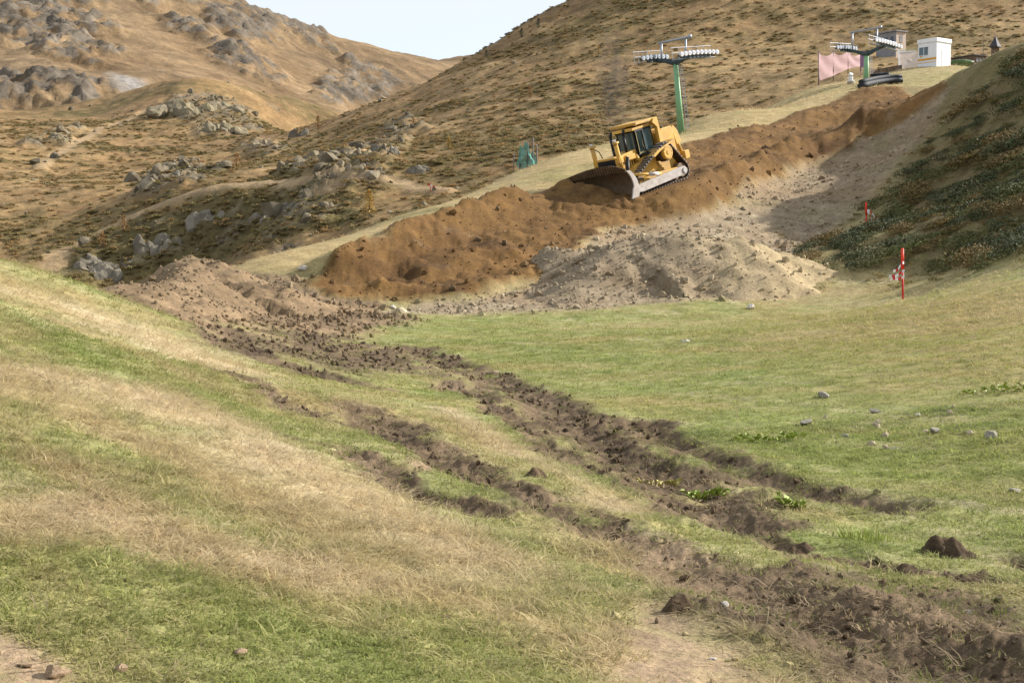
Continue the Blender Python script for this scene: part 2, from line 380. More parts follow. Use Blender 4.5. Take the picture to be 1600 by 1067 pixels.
TRACKS = [(hits(L), wd, dp) for L, wd, dp in [
    ([(345, 515), (370, 550), (450, 572), (545, 600)], 0.55, 1.0), ([(545, 635), (600, 662), (660, 705), (740, 745), (840, 785), (950, 832), (1080, 885), (1200, 940), (1380, 1010), (1620, 1075)], 0.42, 1.0),
    ([(500, 690), (570, 715), (650, 765), (745, 798)], 0.20, 0.8), ([(640, 545), (720, 575), (800, 605), (880, 655), (960, 700), (1030, 742), (1110, 790), (1180, 830)], 0.42, 0.9),
    ([(1000, 665), (1090, 712), (1200, 752), (1300, 782), (1400, 795)], 0.36, 1.2), ([(700, 600), (800, 655), (900, 720), (1000, 770), (1090, 800), (1220, 858), (1350, 885), (1530, 910)], 0.22, 0.8),
    ([(1440, 870), (1500, 868), (1640, 876)], 0.16, 1.0), ([(380, 590), (460, 640), (520, 660)], 0.2, 0.4)]]
WIND = [(hits(L), hgt, wd) for L, hgt, wd in [
    ([(500, 440), (600, 396), (700, 355), (790, 325), (850, 308)], 0.95, 1.3), ([(1030, 345), (1110, 305), (1220, 255), (1350, 198), (1440, 160)], 1.3, 1.35), ([(640, 440), (740, 412), (860, 402)], 0.4, 1.2),
    ([(560, 460), (680, 466), (830, 442), (910, 395), (960, 352)], 0.35, 1.0), ([(860, 330), (930, 335), (985, 330)], 0.35, 1.3), ([(1100, 238), (1250, 186), (1390, 148)], 0.3, 1.2)]]
S_BAND = [(hits(L), wd) for L, wd in [([(-60, 575), (200, 612), (380, 690), (560, 790), (700, 860)], 0.75), ([(0, 830), (150, 800), (330, 870), (520, 900)], 0.35), ([(60, 470), (200, 510), (300, 560)], 1.2), ([(700, 640), (850, 730), (960, 790)], 0.25)]]
G_BAND = [(hits(L), wd) for L, wd in [([(700, 520), (900, 560), (1100, 600), (1300, 560)], 4.0), ([(1050, 640), (1250, 690), (1450, 720), (1640, 700)], 1.6), ([(0, 860), (150, 960), (400, 1020), (560, 1050)], 0.7), ([(100, 545), (300, 610), (500, 700), (700, 790), (900, 900)], 0.35),
                                       ([(640, 600), (800, 680), (960, 770)], 0.4), ([(1300, 850), (1420, 840), (1600, 830)], 0.5), ([(640, 505), (900, 500), (1150, 490)], 2.0)]]
P_BROWN = hits([(1180, 482), (1420, 472), (1640, 440), (1640, 600), (1400, 590), (1250, 560)])
P_BANK = hits([(1640, 78), (1570, 120), (1500, 185), (1445, 262), (1370, 345), (1315, 378), (1290, 404), (1385, 424), (1500, 418), (1640, 378)])
P_STRIP = hits([(390, 405), (640, 318), (830, 262), (930, 234), (1090, 192), (1280, 140), (1340, 138), (1090, 208), (960, 250), (850, 285), (620, 362), (470, 440)])

DOZ_POS = Vector(at(1006, 296, 78.5))
A = R(46)
DOZ_ROT = Euler((0, 0, math.atan2(-math.cos(A), -math.sin(A)))).to_matrix() @ Euler((0, R(15), 0)).to_matrix() @ Euler((R(4.5), 0, 0)).to_matrix()
DOZ_N = DOZ_ROT @ Vector((0, 0, 1))

C = {k: lin(*v) / 1.55 for k, v in dict(green=(150, 154, 92), green2=(130, 138, 82), straw=(216, 196, 160), dry=(184, 166, 120), olive=(154, 148, 94), mud=(124, 105, 82), mudd=(86, 71, 55), bare=(186, 160, 130),
     dirt=(138, 105, 63), dirtd=(94, 69, 42), dirtr=(148, 110, 64), grav=(164, 146, 120), gravl=(198, 182, 152), fan=(158, 134, 104), bank=(134, 118, 82), strip=(196, 172, 124), brown=(168, 148, 98)).items()}
def mixc(a, b, t):
    return a + (b - a) * t[:, None]

def near(x, y, want_col=True):
    """height, colour and cover masks of the near ground"""
    x = np.asarray(x, float); y = np.asarray(y, float)
    z = near_tps(x, y); dist = np.hypot(x, y)
    big = fbm(x, y, 9, 4, 11); mid = fbm(x, y, 1.6, 4, 21); fine = fbm(x, y, 0.35, 3, 31)
    # cover masks
    wob = 0.5 * fbm(x, y, 2.2, 4, 41)
    sd = poly_sd(x, y, P_DIRT); dirt = sstep(-0.35, 0.35, sd + 1.3 * wob + 0.5 * big)
    sg = poly_sd(x, y, P_GRAV); grav = sstep(-0.8, 0.6, sg + 1.8 * wob) * (1 - dirt)
    sf = poly_sd(x, y, P_FAN); fan = sstep(-0.8, 0.6, sf + 2.0 * wob) * (1 - dirt) * (1 - grav)
    sb = poly_sd(x, y, P_BANK); bank = sstep(-2, 2, sb + 3 * wob)
    br = sstep(-2, 2, poly_sd(x, y, P_BROWN) + 4 * wob)
    strip = np.maximum(sstep(-1, 1, poly_sd(x, y, P_STRIP) + 2 * wob), sstep(54, 60, y + 3 * wob) * sstep(.26, .2, x / np.maximum(y, 1)))
    nearm = dist < 75
    mud = np.zeros_like(x); rut = np.zeros_like(x); patch = sstep(-.58, -.22, fbm(x, y, 1.3, 4, 45) + .25 * fine); patch2 = sstep(-.52, -.12, fbm(x, y, .8, 4, 47) + .2 * fine)
    for pl, wd, dp in TRACKS:
        d, s = line_d(x, y, pl); sc = 1 + 0.02 * dist
        dd = d + (0.30 * wob + 0.16 * fine + 0.20 * mid) * sc * 1.3
        m = sstep(wd * sc * 1.25, wd * sc * 0.6, dd) * patch; mud = np.maximum(mud, m)
        rut += dp * (-0.10 * np.exp(-(d / (0.30 * sc)) ** 2) + 0.085 * np.exp(-((d - wd * sc * 1.05) / (0.22 * sc)) ** 2) * np.clip(0.5 + 1.6 * mid, 0, 2))
    mm = sstep(-0.25, 0.25, poly_sd(x, y, P_MUD) + 1.0 * wob + 0.3 * mid); m2 = sstep(-0.5, 0.9, poly_sd(x, y, P_MIDMUD) + 1.6 * wob - 0.5 + 1.2 * mid)
    mud = np.maximum(mud, np.maximum(mm * patch2, m2 * patch2)) * nearm
    bare = np.maximum(sstep(-0.2, 0.15, poly_sd(x, y, P_BARE) + 0.5 * wob + .1 * mid), sstep(-.1, .12, poly_sd(x, y, P_CORNER) + .4 * wob + .2 * mid)) * (1 - mud)
    # scattered bare spots in the grass of the churned corridor
    # relief
    z = z + 0.05 * big * sstep(4, 20, dist) + 0.018 * mid
    hum = np.clip(ridged(x, y, 0.5, 3, 51), 0, 1) * np.clip(0.4 + mid * 1.5, 0, 1.3)
    clod = np.abs(fbm(x, y, 0.36, 4, 61, 0.7)); cl2 = fbm(x, y, 0.13, 3, 66, 0.7)
    z = z + mud * (0.075 * clod + 0.035 * cl2 + 0.04 * mid) * (1 + 0.012 * dist) + rut * np.clip(mud + 0.3, 0, 1) * nearm
    z = z + bare * (0.01 * cl2)
    wz = np.zeros_like(x)
    far = (sd > -6)
    if far.any():
        xf, yf = x[far], y[far]; acc = np.zeros_like(xf); n1 = fbm(xf, yf, 3.0, 4, 71); n2 = fbm(xf, yf, 9.0, 2, 73)
        for pl, hg, wd in WIND:
            d, s = line_d(xf, yf, pl); e = sstep(0, 0.08, s) * sstep(1, 0.72, s) * 0.9 + 0.1
            acc = np.maximum(acc, hg * e * np.clip(1 - (d + 0.45 * n1) / (1.55 * wd), 0, 1) ** .9 * np.clip(0.85 + 0.9 * n1 + 0.5 * n2, .3, 1.15))
        lump = np.abs(fbm(xf, yf, 2.4, 4, 81, 0.55)) * 0.46 + ridged(xf, yf, 1.2, 4, 83, 0.65) * 0.17
        wz[far] = acc + lump * np.maximum(dirt[far], 0)
    z = z + wz + grav * (0.16 * np.abs(fbm(x, y, 1.3, 4, 91, 0.6)) + 0.05 * cl2) + fan * (0.22 * np.abs(fbm(x, y, 0.9, 4, 93, 0.6)))
    z = z + bank * (0.45 * big + 0.25 * fbm(x, y, 2.5, 3, 95))
    z = z + (1 - np.clip(mud + dirt + grav + fan + bare, 0, 1)) * (0.035 * hum + 0.012 * cl2)
    # level stance under the bulldozer
    pz = DOZ_POS.z - ((x - DOZ_POS.x) * DOZ_N.x + (y - DOZ_POS.y) * DOZ_N.y) / DOZ_N.z
    rd = np.hypot(x - DOZ_POS.x, y - DOZ_POS.y); k = sstep(4.6, 2.6, rd)
    z = z * (1 - k) + (pz - 0.03 + 0.05 * mid) * k
    if not want_col: return z
    # colours
    st = np.zeros_like(x); gr = np.zeros_like(x)
    for pl, wd in S_BAND: d, s = line_d(x, y, pl); st = np.maximum(st, np.exp(-((d + 0.3 * wd * mid) / wd) ** 2))
    for pl, wd in G_BAND: d, s = line_d(x, y, pl); gr = np.maximum(gr, np.exp(-((d + 0.4 * wd * mid) / wd) ** 2))
    streak = fbm(x * 0.8 + y * 0.6, (y * 0.8 - x * 0.6) * 0.16, 0.7, 4, 101)
    g = np.clip(0.52 - .48 * sstep(48, 64, dist) + 0.50 * gr - 0.45 * st + 0.55 * big + 0.95 * streak + 0.3 * mid, 0, 1)
    c = mixc(C['dry'][None] + 0 * z[:, None], C['green'], g)
    c = mixc(c, C['straw'], np.clip(st * 0.75 - 0.12 + 1.3 * streak + 0.5 * fine, 0, 1) * 0.9)
    c = mixc(c, C['green2'], np.clip(1.6 * mid * g - 0.1, 0, 0.7))
    c = mixc(c, C['brown'], np.clip(1.5 * fbm(x, y, 3.2, 4, 105) - .05, 0, .75) * sstep(12, 18, dist)); c = mixc(c, C['brown'], br * np.clip(0.75 + mid, 0, 1)); c = mixc(c, C['olive'], br * np.clip(1.6 * mid + 0.6 * streak, 0, 0.7))
    c = mixc(c, C['strip'], strip * np.clip(0.8 + 0.6 * mid, 0, 1)); c = mixc(c, C['olive'], strip * np.clip(1.2 * big + 0.9 * fbm(x, y, 5, 3, 103), 0, 0.75))
    bk2 = sstep(.23, .29, x / np.maximum(y, 1)) * sstep(58, 68, y) * sstep(150, 132, y); c = mixc(c, C['bank'], bk2 * np.clip(.85 + .5 * mid, 0, 1)); c = mixc(c, C['olive'] * .7, bk2 * np.clip(1.2 * big + .9 * mid + .1, 0, .8)); c = mixc(c, C['bank'], bank * 0.85); c = mixc(c, C['olive'] * 0.6, bank * np.clip(1.5 * mid + 0.2, 0, 0.8))
    c = mixc(c, C['bare'], bare * np.clip(0.9 + fine, 0, 1)); c = mixc(c, C['mud'], bare * np.clip(1.3 * mid + .5 * fine, 0, .7))
    mc = mixc(C['mud'][None] + 0 * c, C['mudd'], np.clip(0.3 + 1.3 * fbm(x, y, 0.8, 4, 111), 0, 1)); mc = mixc(mc, C['bare'], np.clip(0.9 * fbm(x, y, 2.5, 3, 113) + 0.3 * fine, 0, 0.6) * (1 - 0.6 * mm))
    c = mixc(c, mc[0:] if False else mc, mud) if False else c * (1 - mud[:, None]) + mc * mud[:, None]
    fc = mixc(C['fan'][None] + 0 * c, C['mud'], np.clip(0.25 + 1.2 * mid + 0.8 * big, 0, 1)); c = c * (1 - fan[:, None]) + fc * fan[:, None]
    gc = mixc(C['grav'][None] + 0 * c, C['gravl'], np.clip(1.4 * mid + 0.8 * fine, 0, 0.8)); gc = mixc(gc, C['olive'] * 0.8, np.clip(1.5 * fbm(x, y, 3, 4, 117) - 0.1, 0, 0.6) * sstep(70, 85, dist)); gc = mixc(gc, C['fan'], np.clip(0.4 - 1.2 * big, 0, 0.8))
    c = c * (1 - grav[:, None]) + gc * grav[:, None]
    dn = fbm(x, y, 5, 4, 121)
    dc = mixc(C['dirt'][None] + 0 * c, C['dirtd'], np.clip(0.35 + 1.1 * dn + 0.6 * mid, 0, 1)); dc = mixc(dc, C['dirtr'], np.clip(0.9 * fbm(x, y, 8, 3, 123) + 0.25 * sstep(85, 120, dist), 0, 0.8)); dc = mixc(dc, C['fan'], np.clip(1.3 * fbm(x, y, 2, 3, 125) - 0.45, 0, 0.6))
    c = c * (1 - dirt[:, None]) + dc * dirt[:, None]
    return z, c, dict(mud=mud, dirt=dirt, grav=grav, fan=fan, bank=bank, bare=bare, strip=strip, st=st, g=g, br=br, mm=mm)
def zat(x, y): return float(near(np.array([x]), np.array([y]), False)[0])

NR, NC = 760, 660
yy = np.concatenate([np.linspace(-10, 3.0, 16)[:-1], np.exp(np.linspace(math.log(3.0), math.log(212), NR - 15))])
tt = np.concatenate([np.linspace(-0.85, -0.40, 40)[:-1], np.linspace(-0.40, 0.40, NC - 79), np.linspace(0.40, 0.85, 41)[1:]]); NC = len(tt)
YY = np.repeat(yy, NC); XX = np.tile(tt, NR) * (np.maximum(YY, 3.5) + 1.2)
ZZ, CC, MK = near(XX, YY)
me = mesh_np('meadow', np.c_[XX, YY, ZZ], quads=grid_quads(NR, NC)); add_col(me, CC)
tag(link('meadow', me, 'meadow_soil'), 'grassy alpine meadow and graded ski piste churned by tracks', None, None, 'structure')

# ------------------------------------------------------------------ heaps of soil and rubble standing on the ground
def heap(name, spine, hgt, wid, cfun, label, seed, rough=0.16, n=150, ns=1.0, cat='heap'):
    P = np.array(spine); mg = max(wid) * 1.9
    x0, x1 = P[:, 0].min() - mg, P[:, 0].max() + mg; y0, y1 = P[:, 1].min() - mg, P[:, 1].max() + mg
    nx = n; ny = max(20, int(n * (y1 - y0) / (x1 - x0)))
    X, Y = np.meshgrid(np.linspace(x0, x1, nx), np.linspace(y0, y1, ny)); x = X.ravel(); y = Y.ravel()
    d, s = line_d(x, y, spine)
    h = np.interp(s, np.linspace(0, 1, len(hgt)), hgt); ww = np.interp(s, np.linspace(0, 1, len(wid)), wid)
    q = (d + 0.35 * ww * fbm(x, y, 3.0 * ns, 4, seed)) / ww
    prof = np.clip(1 - q, -0.4, 1); prof = np.where(prof > 0, prof ** 0.9, prof)
    top = near(x, y, False)
    rel = rough * np.abs(fbm(x, y, 1.0 * ns, 4, seed + 5, 0.6)) * 2 + 0.35 * rough * fbm(x, y, 0.35 * ns, 3, seed + 6)
    z = top + h * prof + rel * sstep(-0.1, 0.25, prof) - 0.06 * ns
    V = np.c_[x, y, z]; keep = (prof > -0.3).reshape(ny, nx)
    Q = grid_quads(ny, nx); kk = keep.ravel()[Q].all(1); Q = Q[kk]
    u, inv = np.unique(Q, return_inverse=True); Q = inv.reshape(Q.shape)
    me = mesh_np(name, V[u], quads=Q); add_col(me, cfun(x[u], y[u], np.clip(prof[u], 0, 1)))
    return tag(link(name, me, 'meadow_soil'), label, cat), (x[u], y[u], z[u], prof[u])

def gravel_col(x, y, p):
    m = fbm(x, y, 1.6, 4, 21); t = sstep(5, 12, x + 2 * m)
    c = mixc(C['grav'][None] + 0 * x[:, None], C['gravl'] * np.array([1.0, 0.93, 0.78]), t * 0.9); return mixc(c, C['fan'] * 0.8, np.clip(1.6 * fbm(x, y, 2.0, 4, 131) - 0.1, 0, 0.8) * (1 - 0.7 * t))
def soil_col(x, y, p):
    return mixc(C['fan'][None] * 0.97 + 0 * x[:, None], C['mud'], np.clip(0.15 + 1.5 * fbm(x, y, 1.2, 4, 133), 0, 1))
gh, GH = heap('gravel_heap', hits([(900, 462), (970, 440), (1060, 436), (1150, 432), (1215, 425)]), [0.6, 1.7, 1.8, 1.75, 0.8], [2.0, 4.2, 4.5, 4.3, 2.6], gravel_col,
     'pale sandy gravel heap beside the lower end of the brown cut', 141, 0.12)
sh, SH = heap('soil_heap', hits([(215, 470), (300, 478), (370, 482), (450, 478)]), [0.4, 1.55, 1.35, 0.4], [2.0, 3.4, 4.0, 3.0], soil_col,
     'grey brown soil heap behind the grassy hillock at left', 151, 0.16)

# ------------------------------------------------------------------ hillside behind the piste, and the rocky knoll
MP = [at(*p) for p in [
    (20, 440, 140), (100, 436, 146), (200, 448, 146), (300, 430, 143), (400, 388, 138), (500, 368, 132), (600, 340, 129), (700, 300, 136), (830, 262, 150), (930, 232, 162), (1080, 190, 188), (1250, 150, 205), (1400, 92, 222), (1600, 92, 240),
    (60, 400, 150), (110, 380, 160), (200, 338, 164), (330, 291, 161), (450, 286, 156), (560, 290, 149), (680, 290, 146), (330, 280, 172), (450, 276, 168),
    (600, 225, 215), (500, 245, 225), (650, 195, 240), (800, 190, 212), (900, 120, 260), (1000, 150, 235), (1100, 60, 290), (1200, 70, 285), (1300, 20, 300), (1500, 20, 300), (1600, 45, 285), (700, 210, 215),
    (560, 172, 320), (640, 141, 335), (730, 97, 360), (785, 68, 370), (850, 47, 380), (895, 30, 390), (935, 12, 400), (1010, -42, 420), (1200, -140, 450), (1600, -150, 430), (2000, -60, 350), (2000, 60, 280),
    (450, 232, 285), (400, 260, 245), (0, 405, 150), (-300, 390, 140), (0, 300, 205), (-300, 290, 200), (150, 290, 220), (0, 220, 300), (200, 225, 320), (0, 177, 420), (150, 178, 425), (-300, 160, 420),
    (300, 124, 440), (255, 150, 420), (345, 128, 455), (430, 152, 470), (540, 185, 480), (300, 215, 335), (400, 226, 312), (470, 208, 350), (220, 180, 395), (370, 170, 400)]]
for px, py, d in [(560, 172, 320), (640, 141, 335), (730, 97, 360), (840, 40, 380), (920, 0, 400), (1000, -60, 420), (1200, -150, 450), (1600, -150, 430)]:
    q = at(px, py, d); MP.append((q[0] * 1.3, q[1] * 1.3, q[2] - (16 if px < 600 else 28)))
for px, py, d in [(0, 177, 420), (150, 178, 425), (300, 124, 440), (430, 152, 470), (-300, 160, 420)]:
    q = at(px, py, d); MP.append((q[0] * 1.35, q[1] * 1.35, q[2] - 22))
MP += [(-60, 60, -16), (-20, 60, -14), (0, 85, -8), (20, 110, -4), (45, 140, 8), (80, 150, 14), (130, 180, 22)]
mid_tps = TPS(MP, 100.0, 1e-4)
mhit = lambda px, py: hit_on(mid_tps, px, py, 95, 520)
mhits = lambda L: [mhit(*p) for p in L]
P_ROCKY = mhits([(110, 400), (200, 350), (330, 300), (450, 296), (560, 305), (560, 340), (420, 385), (300, 430), (200, 450), (120, 440)])
P_OUT = [mhits(L) for L in [
    [(235, 180), (262, 160), (290, 150), (330, 150), (385, 170), (390, 205), (340, 222), (310, 205), (300, 190)], [(570, 270), (585, 230), (620, 195), (645, 190), (620, 240), (590, 280)],
    [(210, 300), (250, 270), (290, 262), (320, 285), (270, 305)], [(35, 235), (80, 205), (120, 200), (100, 225)], [(380, 225), (410, 220), (420, 240), (390, 245)], [(480, 265), (510, 245), (545, 250), (520, 280)], [(440, 275), (480, 255), (500, 275)]]]
ROAD = [mhits(L) for L in [[(75, 420), (110, 388), (170, 355), (250, 318), (330, 293), (420, 284), (480, 290), (560, 292)], [(560, 292), (620, 285), (690, 294)], [(60, 260), (160, 200), (230, 170)], [(550, 292), (500, 310)]]]
CM = {k: lin(*v) / 1.55 for k, v in dict(base=(158, 128, 88), dry=(176, 148, 104), shrub=(96, 88, 56), rust=(156, 126, 90), rock=(142, 130, 108), road=(178, 152, 116), green=(118, 112, 70)).items()}
def midh(x, y, want_col=True):
    x = np.asarray(x, float); y = np.asarray(y, float); z = mid_tps(x, y)
    b = fbm(x, y, 60, 5, 201); m = fbm(x, y, 14, 4, 211); f = fbm(x, y, 4, 3, 221)
    rocky = sstep(-3, 4, poly_sd(x, y, P_ROCKY) + 8 * m)
    out = np.zeros_like(x)
    for P in P_OUT: out = np.maximum(out, sstep(-2, 2, poly_sd(x, y, P) + 7 * m + 2 * f))
    rd = np.zeros_like(x)
    for L in ROAD: d, s = line_d(x, y, L); rd = np.maximum(rd, sstep(2.0, 0.5, d + 1.2 * f))
    sp = sstep(0.28, 0.42, fbm(x, y, 22, 4, 231)) * (fbm(x, y, 130, 2, 233) > -0.05)
    hum = (1 - rd)
    z = z + hum * (1.0 * b + 0.9 * m + 0.35 * f) + rocky * (1.2 * ridged(x, y, 6, 4, 241, 0.6) - 0.3) + out * (1.3 * ridged(x, y, 7, 4, 251, 0.65) + 0.2)
    if not want_col: return z
    shrub = np.clip(0.15 + 1.5 * fbm(x * 0.4, y, 22, 5, 261, .6) + 0.9 * f + 0.45 * sstep(300, 150, y) * sstep(-40, 10, x) * sstep(60, 35, x) + 0.9 * rocky, 0, 1)  # shrub cover, made denser and darker on the rocky bank to paint in its shade
    c = mixc(CM['base'][None] + 0 * z[:, None], CM['dry'], np.clip(0.2 + 1.3 * m, 0, 1)); c = mixc(c, CM['rust'], np.clip(1.5 * b + 0.2, 0, 0.7) * sstep(150, 330, y))
    pale = sstep(25, 45, x) * sstep(320, 230, y); c = mixc(c, CM['dry'], pale * 0.7); shrub = shrub * (1 - 0.75 * pale)
    c = mixc(c, CM['green'], shrub * 0.5); c = mixc(c, CM['shrub'], shrub * 0.75)
    rk = np.clip(np.maximum(out * (0.35 + 1.6 * f + 0.8 * m), rocky * (1.8 * f + 0.7 * m - 0.15)), 0, 1); rk = np.maximum(rk, np.clip(3 * (fbm(x, y, 9, 4, 271) - 0.38), 0, 0.9) * sstep(10, -20, x))
    c = mixc(c, CM['rock'], rk); c = mixc(c, CM['road'], rd * 0.9)
    return z, c, dict(shrub=shrub, rocky=rocky, out=out, road=rd, rk=rk, pale=pale)
NR, NC = 520, 620
yy = np.exp(np.linspace(math.log(80), math.log(640), NR)); tt = np.concatenate([np.linspace(-0.75, -0.40, 25)[:-1], np.linspace(-0.40, 0.40, NC - 49), np.linspace(0.40, 0.75, 26)[1:]]); NC = len(tt)
YY = np.repeat(yy, NC); XX = np.tile(tt, NR) * YY
ZZ, CC, MM = midh(XX, YY)
me = mesh_np('hillside', np.c_[XX, YY, ZZ], quads=grid_quads(NR, NC)); add_col(me, CC)
tag(link('hillside', me, 'hill_soil'), 'brown autumn hillside with heath, rock outcrops and a gravel road', None, None, 'structure')

# ------------------------------------------------------------------ far mountain
FP = [at(*p) for p in [(0, 185, 620), (200, 170, 680), (450, 200, 800), (600, 190, 1000), (700, 175, 1150), (-300, 185, 600), (0, 120, 760), (200, 120, 780), (0, 60, 880), (200, 60, 940), (320, 100, 900), (400, 90, 1020), (500, 130, 1050), (600, 140, 1200),
    (330, 0, 1230), (360, 10, 1240), (430, 42, 1290), (480, 52, 1320), (540, 66, 1350), (600, 84, 1400), (655, 100, 1480), (685, 97, 1650), (740, 96, 1720), (800, 110, 1750), (0, -90, 1230), (200, -50, 1230), (-300, -120, 1200), (260, 110, 840), (150, 20, 1050), (900, 120, 1700)]]
for px, py, d in [(330, 0, 1230), (430, 42, 1290), (540, 66, 1350), (655, 100, 1480), (740, 96, 1720), (0, -90, 1230), (-300, -120, 1200), (900, 120, 1700)]:
    q = at(px, py, d); FP.append((q[0] * 1.3, q[1] * 1.3, q[2] - 60))
FP += [(-400, 480, -30), (0, 480, -40), (300, 700, 0)]
far_tps = TPS(FP, 400.0, 1e-4)
fhits = lambda L: [hit_on(far_tps, px, py, 520, 1900) for px, py in L]
P_CRAG = [fhits(L) for L in [
    [(-20, 20), (60, 10), (110, 20), (160, 40), (160, 75), (90, 80), (50, 65), (-20, 70)], [(90, 80), (150, 60), (160, 85), (150, 108), (120, 100)], [(310, 50), (350, 15), (420, 25), (440, 60), (400, 70), (360, 60)], [(440, 45), (480, 50), (520, 70), (500, 80), (450, 65)],
    [(340, 90), (370, 82), (440, 110), (420, 125), (370, 105)], [(490, 140), (560, 115), (600, 130), (620, 155), (560, 160), (500, 158)], [(-20, 130), (60, 150), (160, 158), (160, 175), (-20, 175)], [(205, 0), (240, 10), (300, 60), (260, 30)], [(40, 8), (120, 0), (150, 12), (60, 30)]]]
P_SCREE = fhits([(170, 112), (185, 118), (240, 140), (258, 145), (250, 158), (200, 165), (185, 140)])
yy = np.exp(np.linspace(math.log(500), math.log(2400), 460)); tt = np.linspace(-0.62, 0.35, 480)
NR, NC = len(yy), len(tt); YY = np.repeat(yy, NC); XX = np.tile(tt, NR) * YY
z = far_tps(XX, YY); b = fbm(XX, YY, 260, 5, 301); m = fbm(XX, YY, 60, 5, 311); f = fbm(XX, YY, 18, 3, 321)
crag = np.zeros_like(XX)
for P in P_CRAG: crag = np.maximum(crag, sstep(-18, 12, poly_sd(XX, YY, P) + 34 * m + 12 * f))
crag = np.maximum(crag, sstep(0.44, 0.6, fbm(XX, YY, 120, 5, 331)) * 0.8)
scree = sstep(-8, 8, poly_sd(XX, YY, P_SCREE) + 16 * m)
gul = ridged(XX + 0.5 * YY, (YY - 0.5 * XX) * 0.25, 120, 3, 341)
ZZ = z + 9 * b + 4.0 * m + 1.2 * f + 3.5 * gul + crag * (8 * ridged(XX, YY, 34, 5, 351, 0.65) + 2 * f + 3.5 * ridged(XX, YY, 13, 3, 361, .7))
CF = {k: lin(*v) / 1.55 for k, v in dict(base=(138, 113, 83), dry=(162, 137, 104), dark=(108, 90, 69), rock=(108, 98, 86), rockl=(140, 128, 112), scree=(170, 164, 156)).items()}
c = mixc(CF['base'][None] + 0 * z[:, None], CF['dry'], np.clip(0.15 + 1.2 * gul * 0.6 + 0.9 * m, 0, 1)); c = mixc(c, CF['dark'], np.clip(1.3 * b + 0.7 * f, 0, 0.8))
f2 = fbm(XX, YY, 9, 3, 371); rkc = mixc(CF['rock'][None] * .85 + 0 * c, CF['rockl'], np.clip(1.0 * f + 1.2 * f2 + 0.3, 0, 1)); k = sstep(.25, .6, crag * (0.62 + 1.0 * f + 1.0 * f2))[:, None]; c = c * (1 - k) + rkc * k; c = mixc(c, CF['scree'], scree * 0.9)
me = mesh_np('mountain', np.c_[XX, YY, ZZ], quads=grid_quads(NR, NC)); add_col(me, c)
tag(link('mountain', me, 'mountain_soil'), 'far brown mountain ridge with grey crags', None, None, 'structure')
# the valley floor far below, out to the horizon
me = mesh_np('valley_floor', [(-9000, -9000, -90), (9000, -9000, -90), (9000, 12000, -90), (-9000, 12000, -90)], quads=[[0, 1, 2, 3]]); add_col(me, np.tile(CF['base'], (4, 1)))
tag(link('valley_floor', me, 'mountain_soil'), 'low valley floor far below the hills', None, None, 'structure')

# ------------------------------------------------------------------ paint and other object materials
dust_c = tuple(lin(196, 176, 150) / 1.3)
mat('cat_yellow', tuple(lin(232, 180, 72) / 1.25), 0.6, var=0.16, scale=1.6, dust=tuple(lin(176, 146, 106) / 1.3), dust_amt=0.65, spec=0.35)
mat('dusty_grey', tuple(lin(206, 198, 190) / 1.25), 0.85, var=0.15, scale=2.5, dust=tuple(lin(150, 128, 104) / 1.3), dust_amt=0.5, bump=0.01)
mat('worn_steel', tuple(lin(122, 102, 78) / 1.3), 0.6, 0.3, var=0.25, scale=3, dust=tuple(lin(120, 92, 62) / 1.3), dust_amt=0.9, bump=0.01)
mat('track_steel', tuple(lin(70, 58, 48) / 1.3), 0.65, 0.3, var=0.3, scale=4, dust=tuple(lin(120, 96, 70) / 1.3), dust_amt=0.7)
mat('shiny_grouser', tuple(lin(214, 208, 200) / 1.3), 0.35, 0.6, var=0.2, scale=5)
mat('black_paint', (0.012, 0.012, 0.013), 0.5, var=0.2)
mat('dark_glass', (0.02, 0.035, 0.035), 0.08, var=0.2, scale=0.8, spec=0.7)
mat('teal_glass', (0.06, 0.10, 0.105), 0.08, var=0.2, scale=0.8, spec=0.7)
mat('chrome_rod', (0.75, 0.75, 0.76), 0.2, 0.9, var=0.05)
mat('rubber', (0.018, 0.018, 0.02), 0.7, var=0.2)
mat('cab_grey', tuple(lin(150, 140, 90) / 1.3), 0.7, var=0.15)
mat('tower_green', tuple(lin(146, 196, 146) / 1.3), 0.5, var=0.08, scale=0.8, dust=tuple(lin(150, 180, 140) / 1.3), dust_amt=0.3)
mat('galvanised', tuple(lin(176, 182, 190) / 1.3), 0.45, 0.5, var=0.15, scale=3)
mat('arm_dark', tuple(lin(78, 92, 96) / 1.3), 0.6, 0.2, var=0.2, scale=2)
mat('sheave_white', tuple(lin(222, 222, 226) / 1.15), 0.5, var=0.08, scale=3)
mat('white_paint', (0.80, 0.80, 0.81), 0.5, var=0.04, scale=1.0, dust=(0.62, 0.60, 0.56), dust_amt=0.25)
mat('orange_stripe', tuple(lin(232, 170, 60) / 1.2), 0.5, var=0.08)
mat('beige_wall', tuple(lin(206, 188, 170) / 1.25), 0.85, var=0.12, scale=1.5, bump=0.01)
mat('grey_wall', tuple(lin(150, 148, 150) / 1.25), 0.85, var=0.15, scale=1.5, bump=0.01)
mat('brown_timber', tuple(lin(112, 92, 76) / 1.3), 0.8, var=0.3, scale=2.5, bump=0.01)
mat('slate', tuple(lin(72, 70, 76) / 1.3), 0.7, var=0.2, scale=4, bump=0.01)
mat('window_dark', (0.03, 0.035, 0.04), 0.1, var=0.1, spec=0.6)
mat('net_pink', tuple(lin(214, 176, 178) / 1.2), 0.8, var=0.08, scale=1.2, alpha=0.82)
mat('net_teal', tuple(lin(104, 168, 156) / 1.2), 0.8, var=0.15, scale=3.0, alpha=0.75)
mat('post_grey', tuple(lin(120, 112, 112) / 1.3), 0.7, var=0.15)
mat('purple_panel', tuple(lin(150, 112, 150) / 1.2), 0.6, var=0.1)
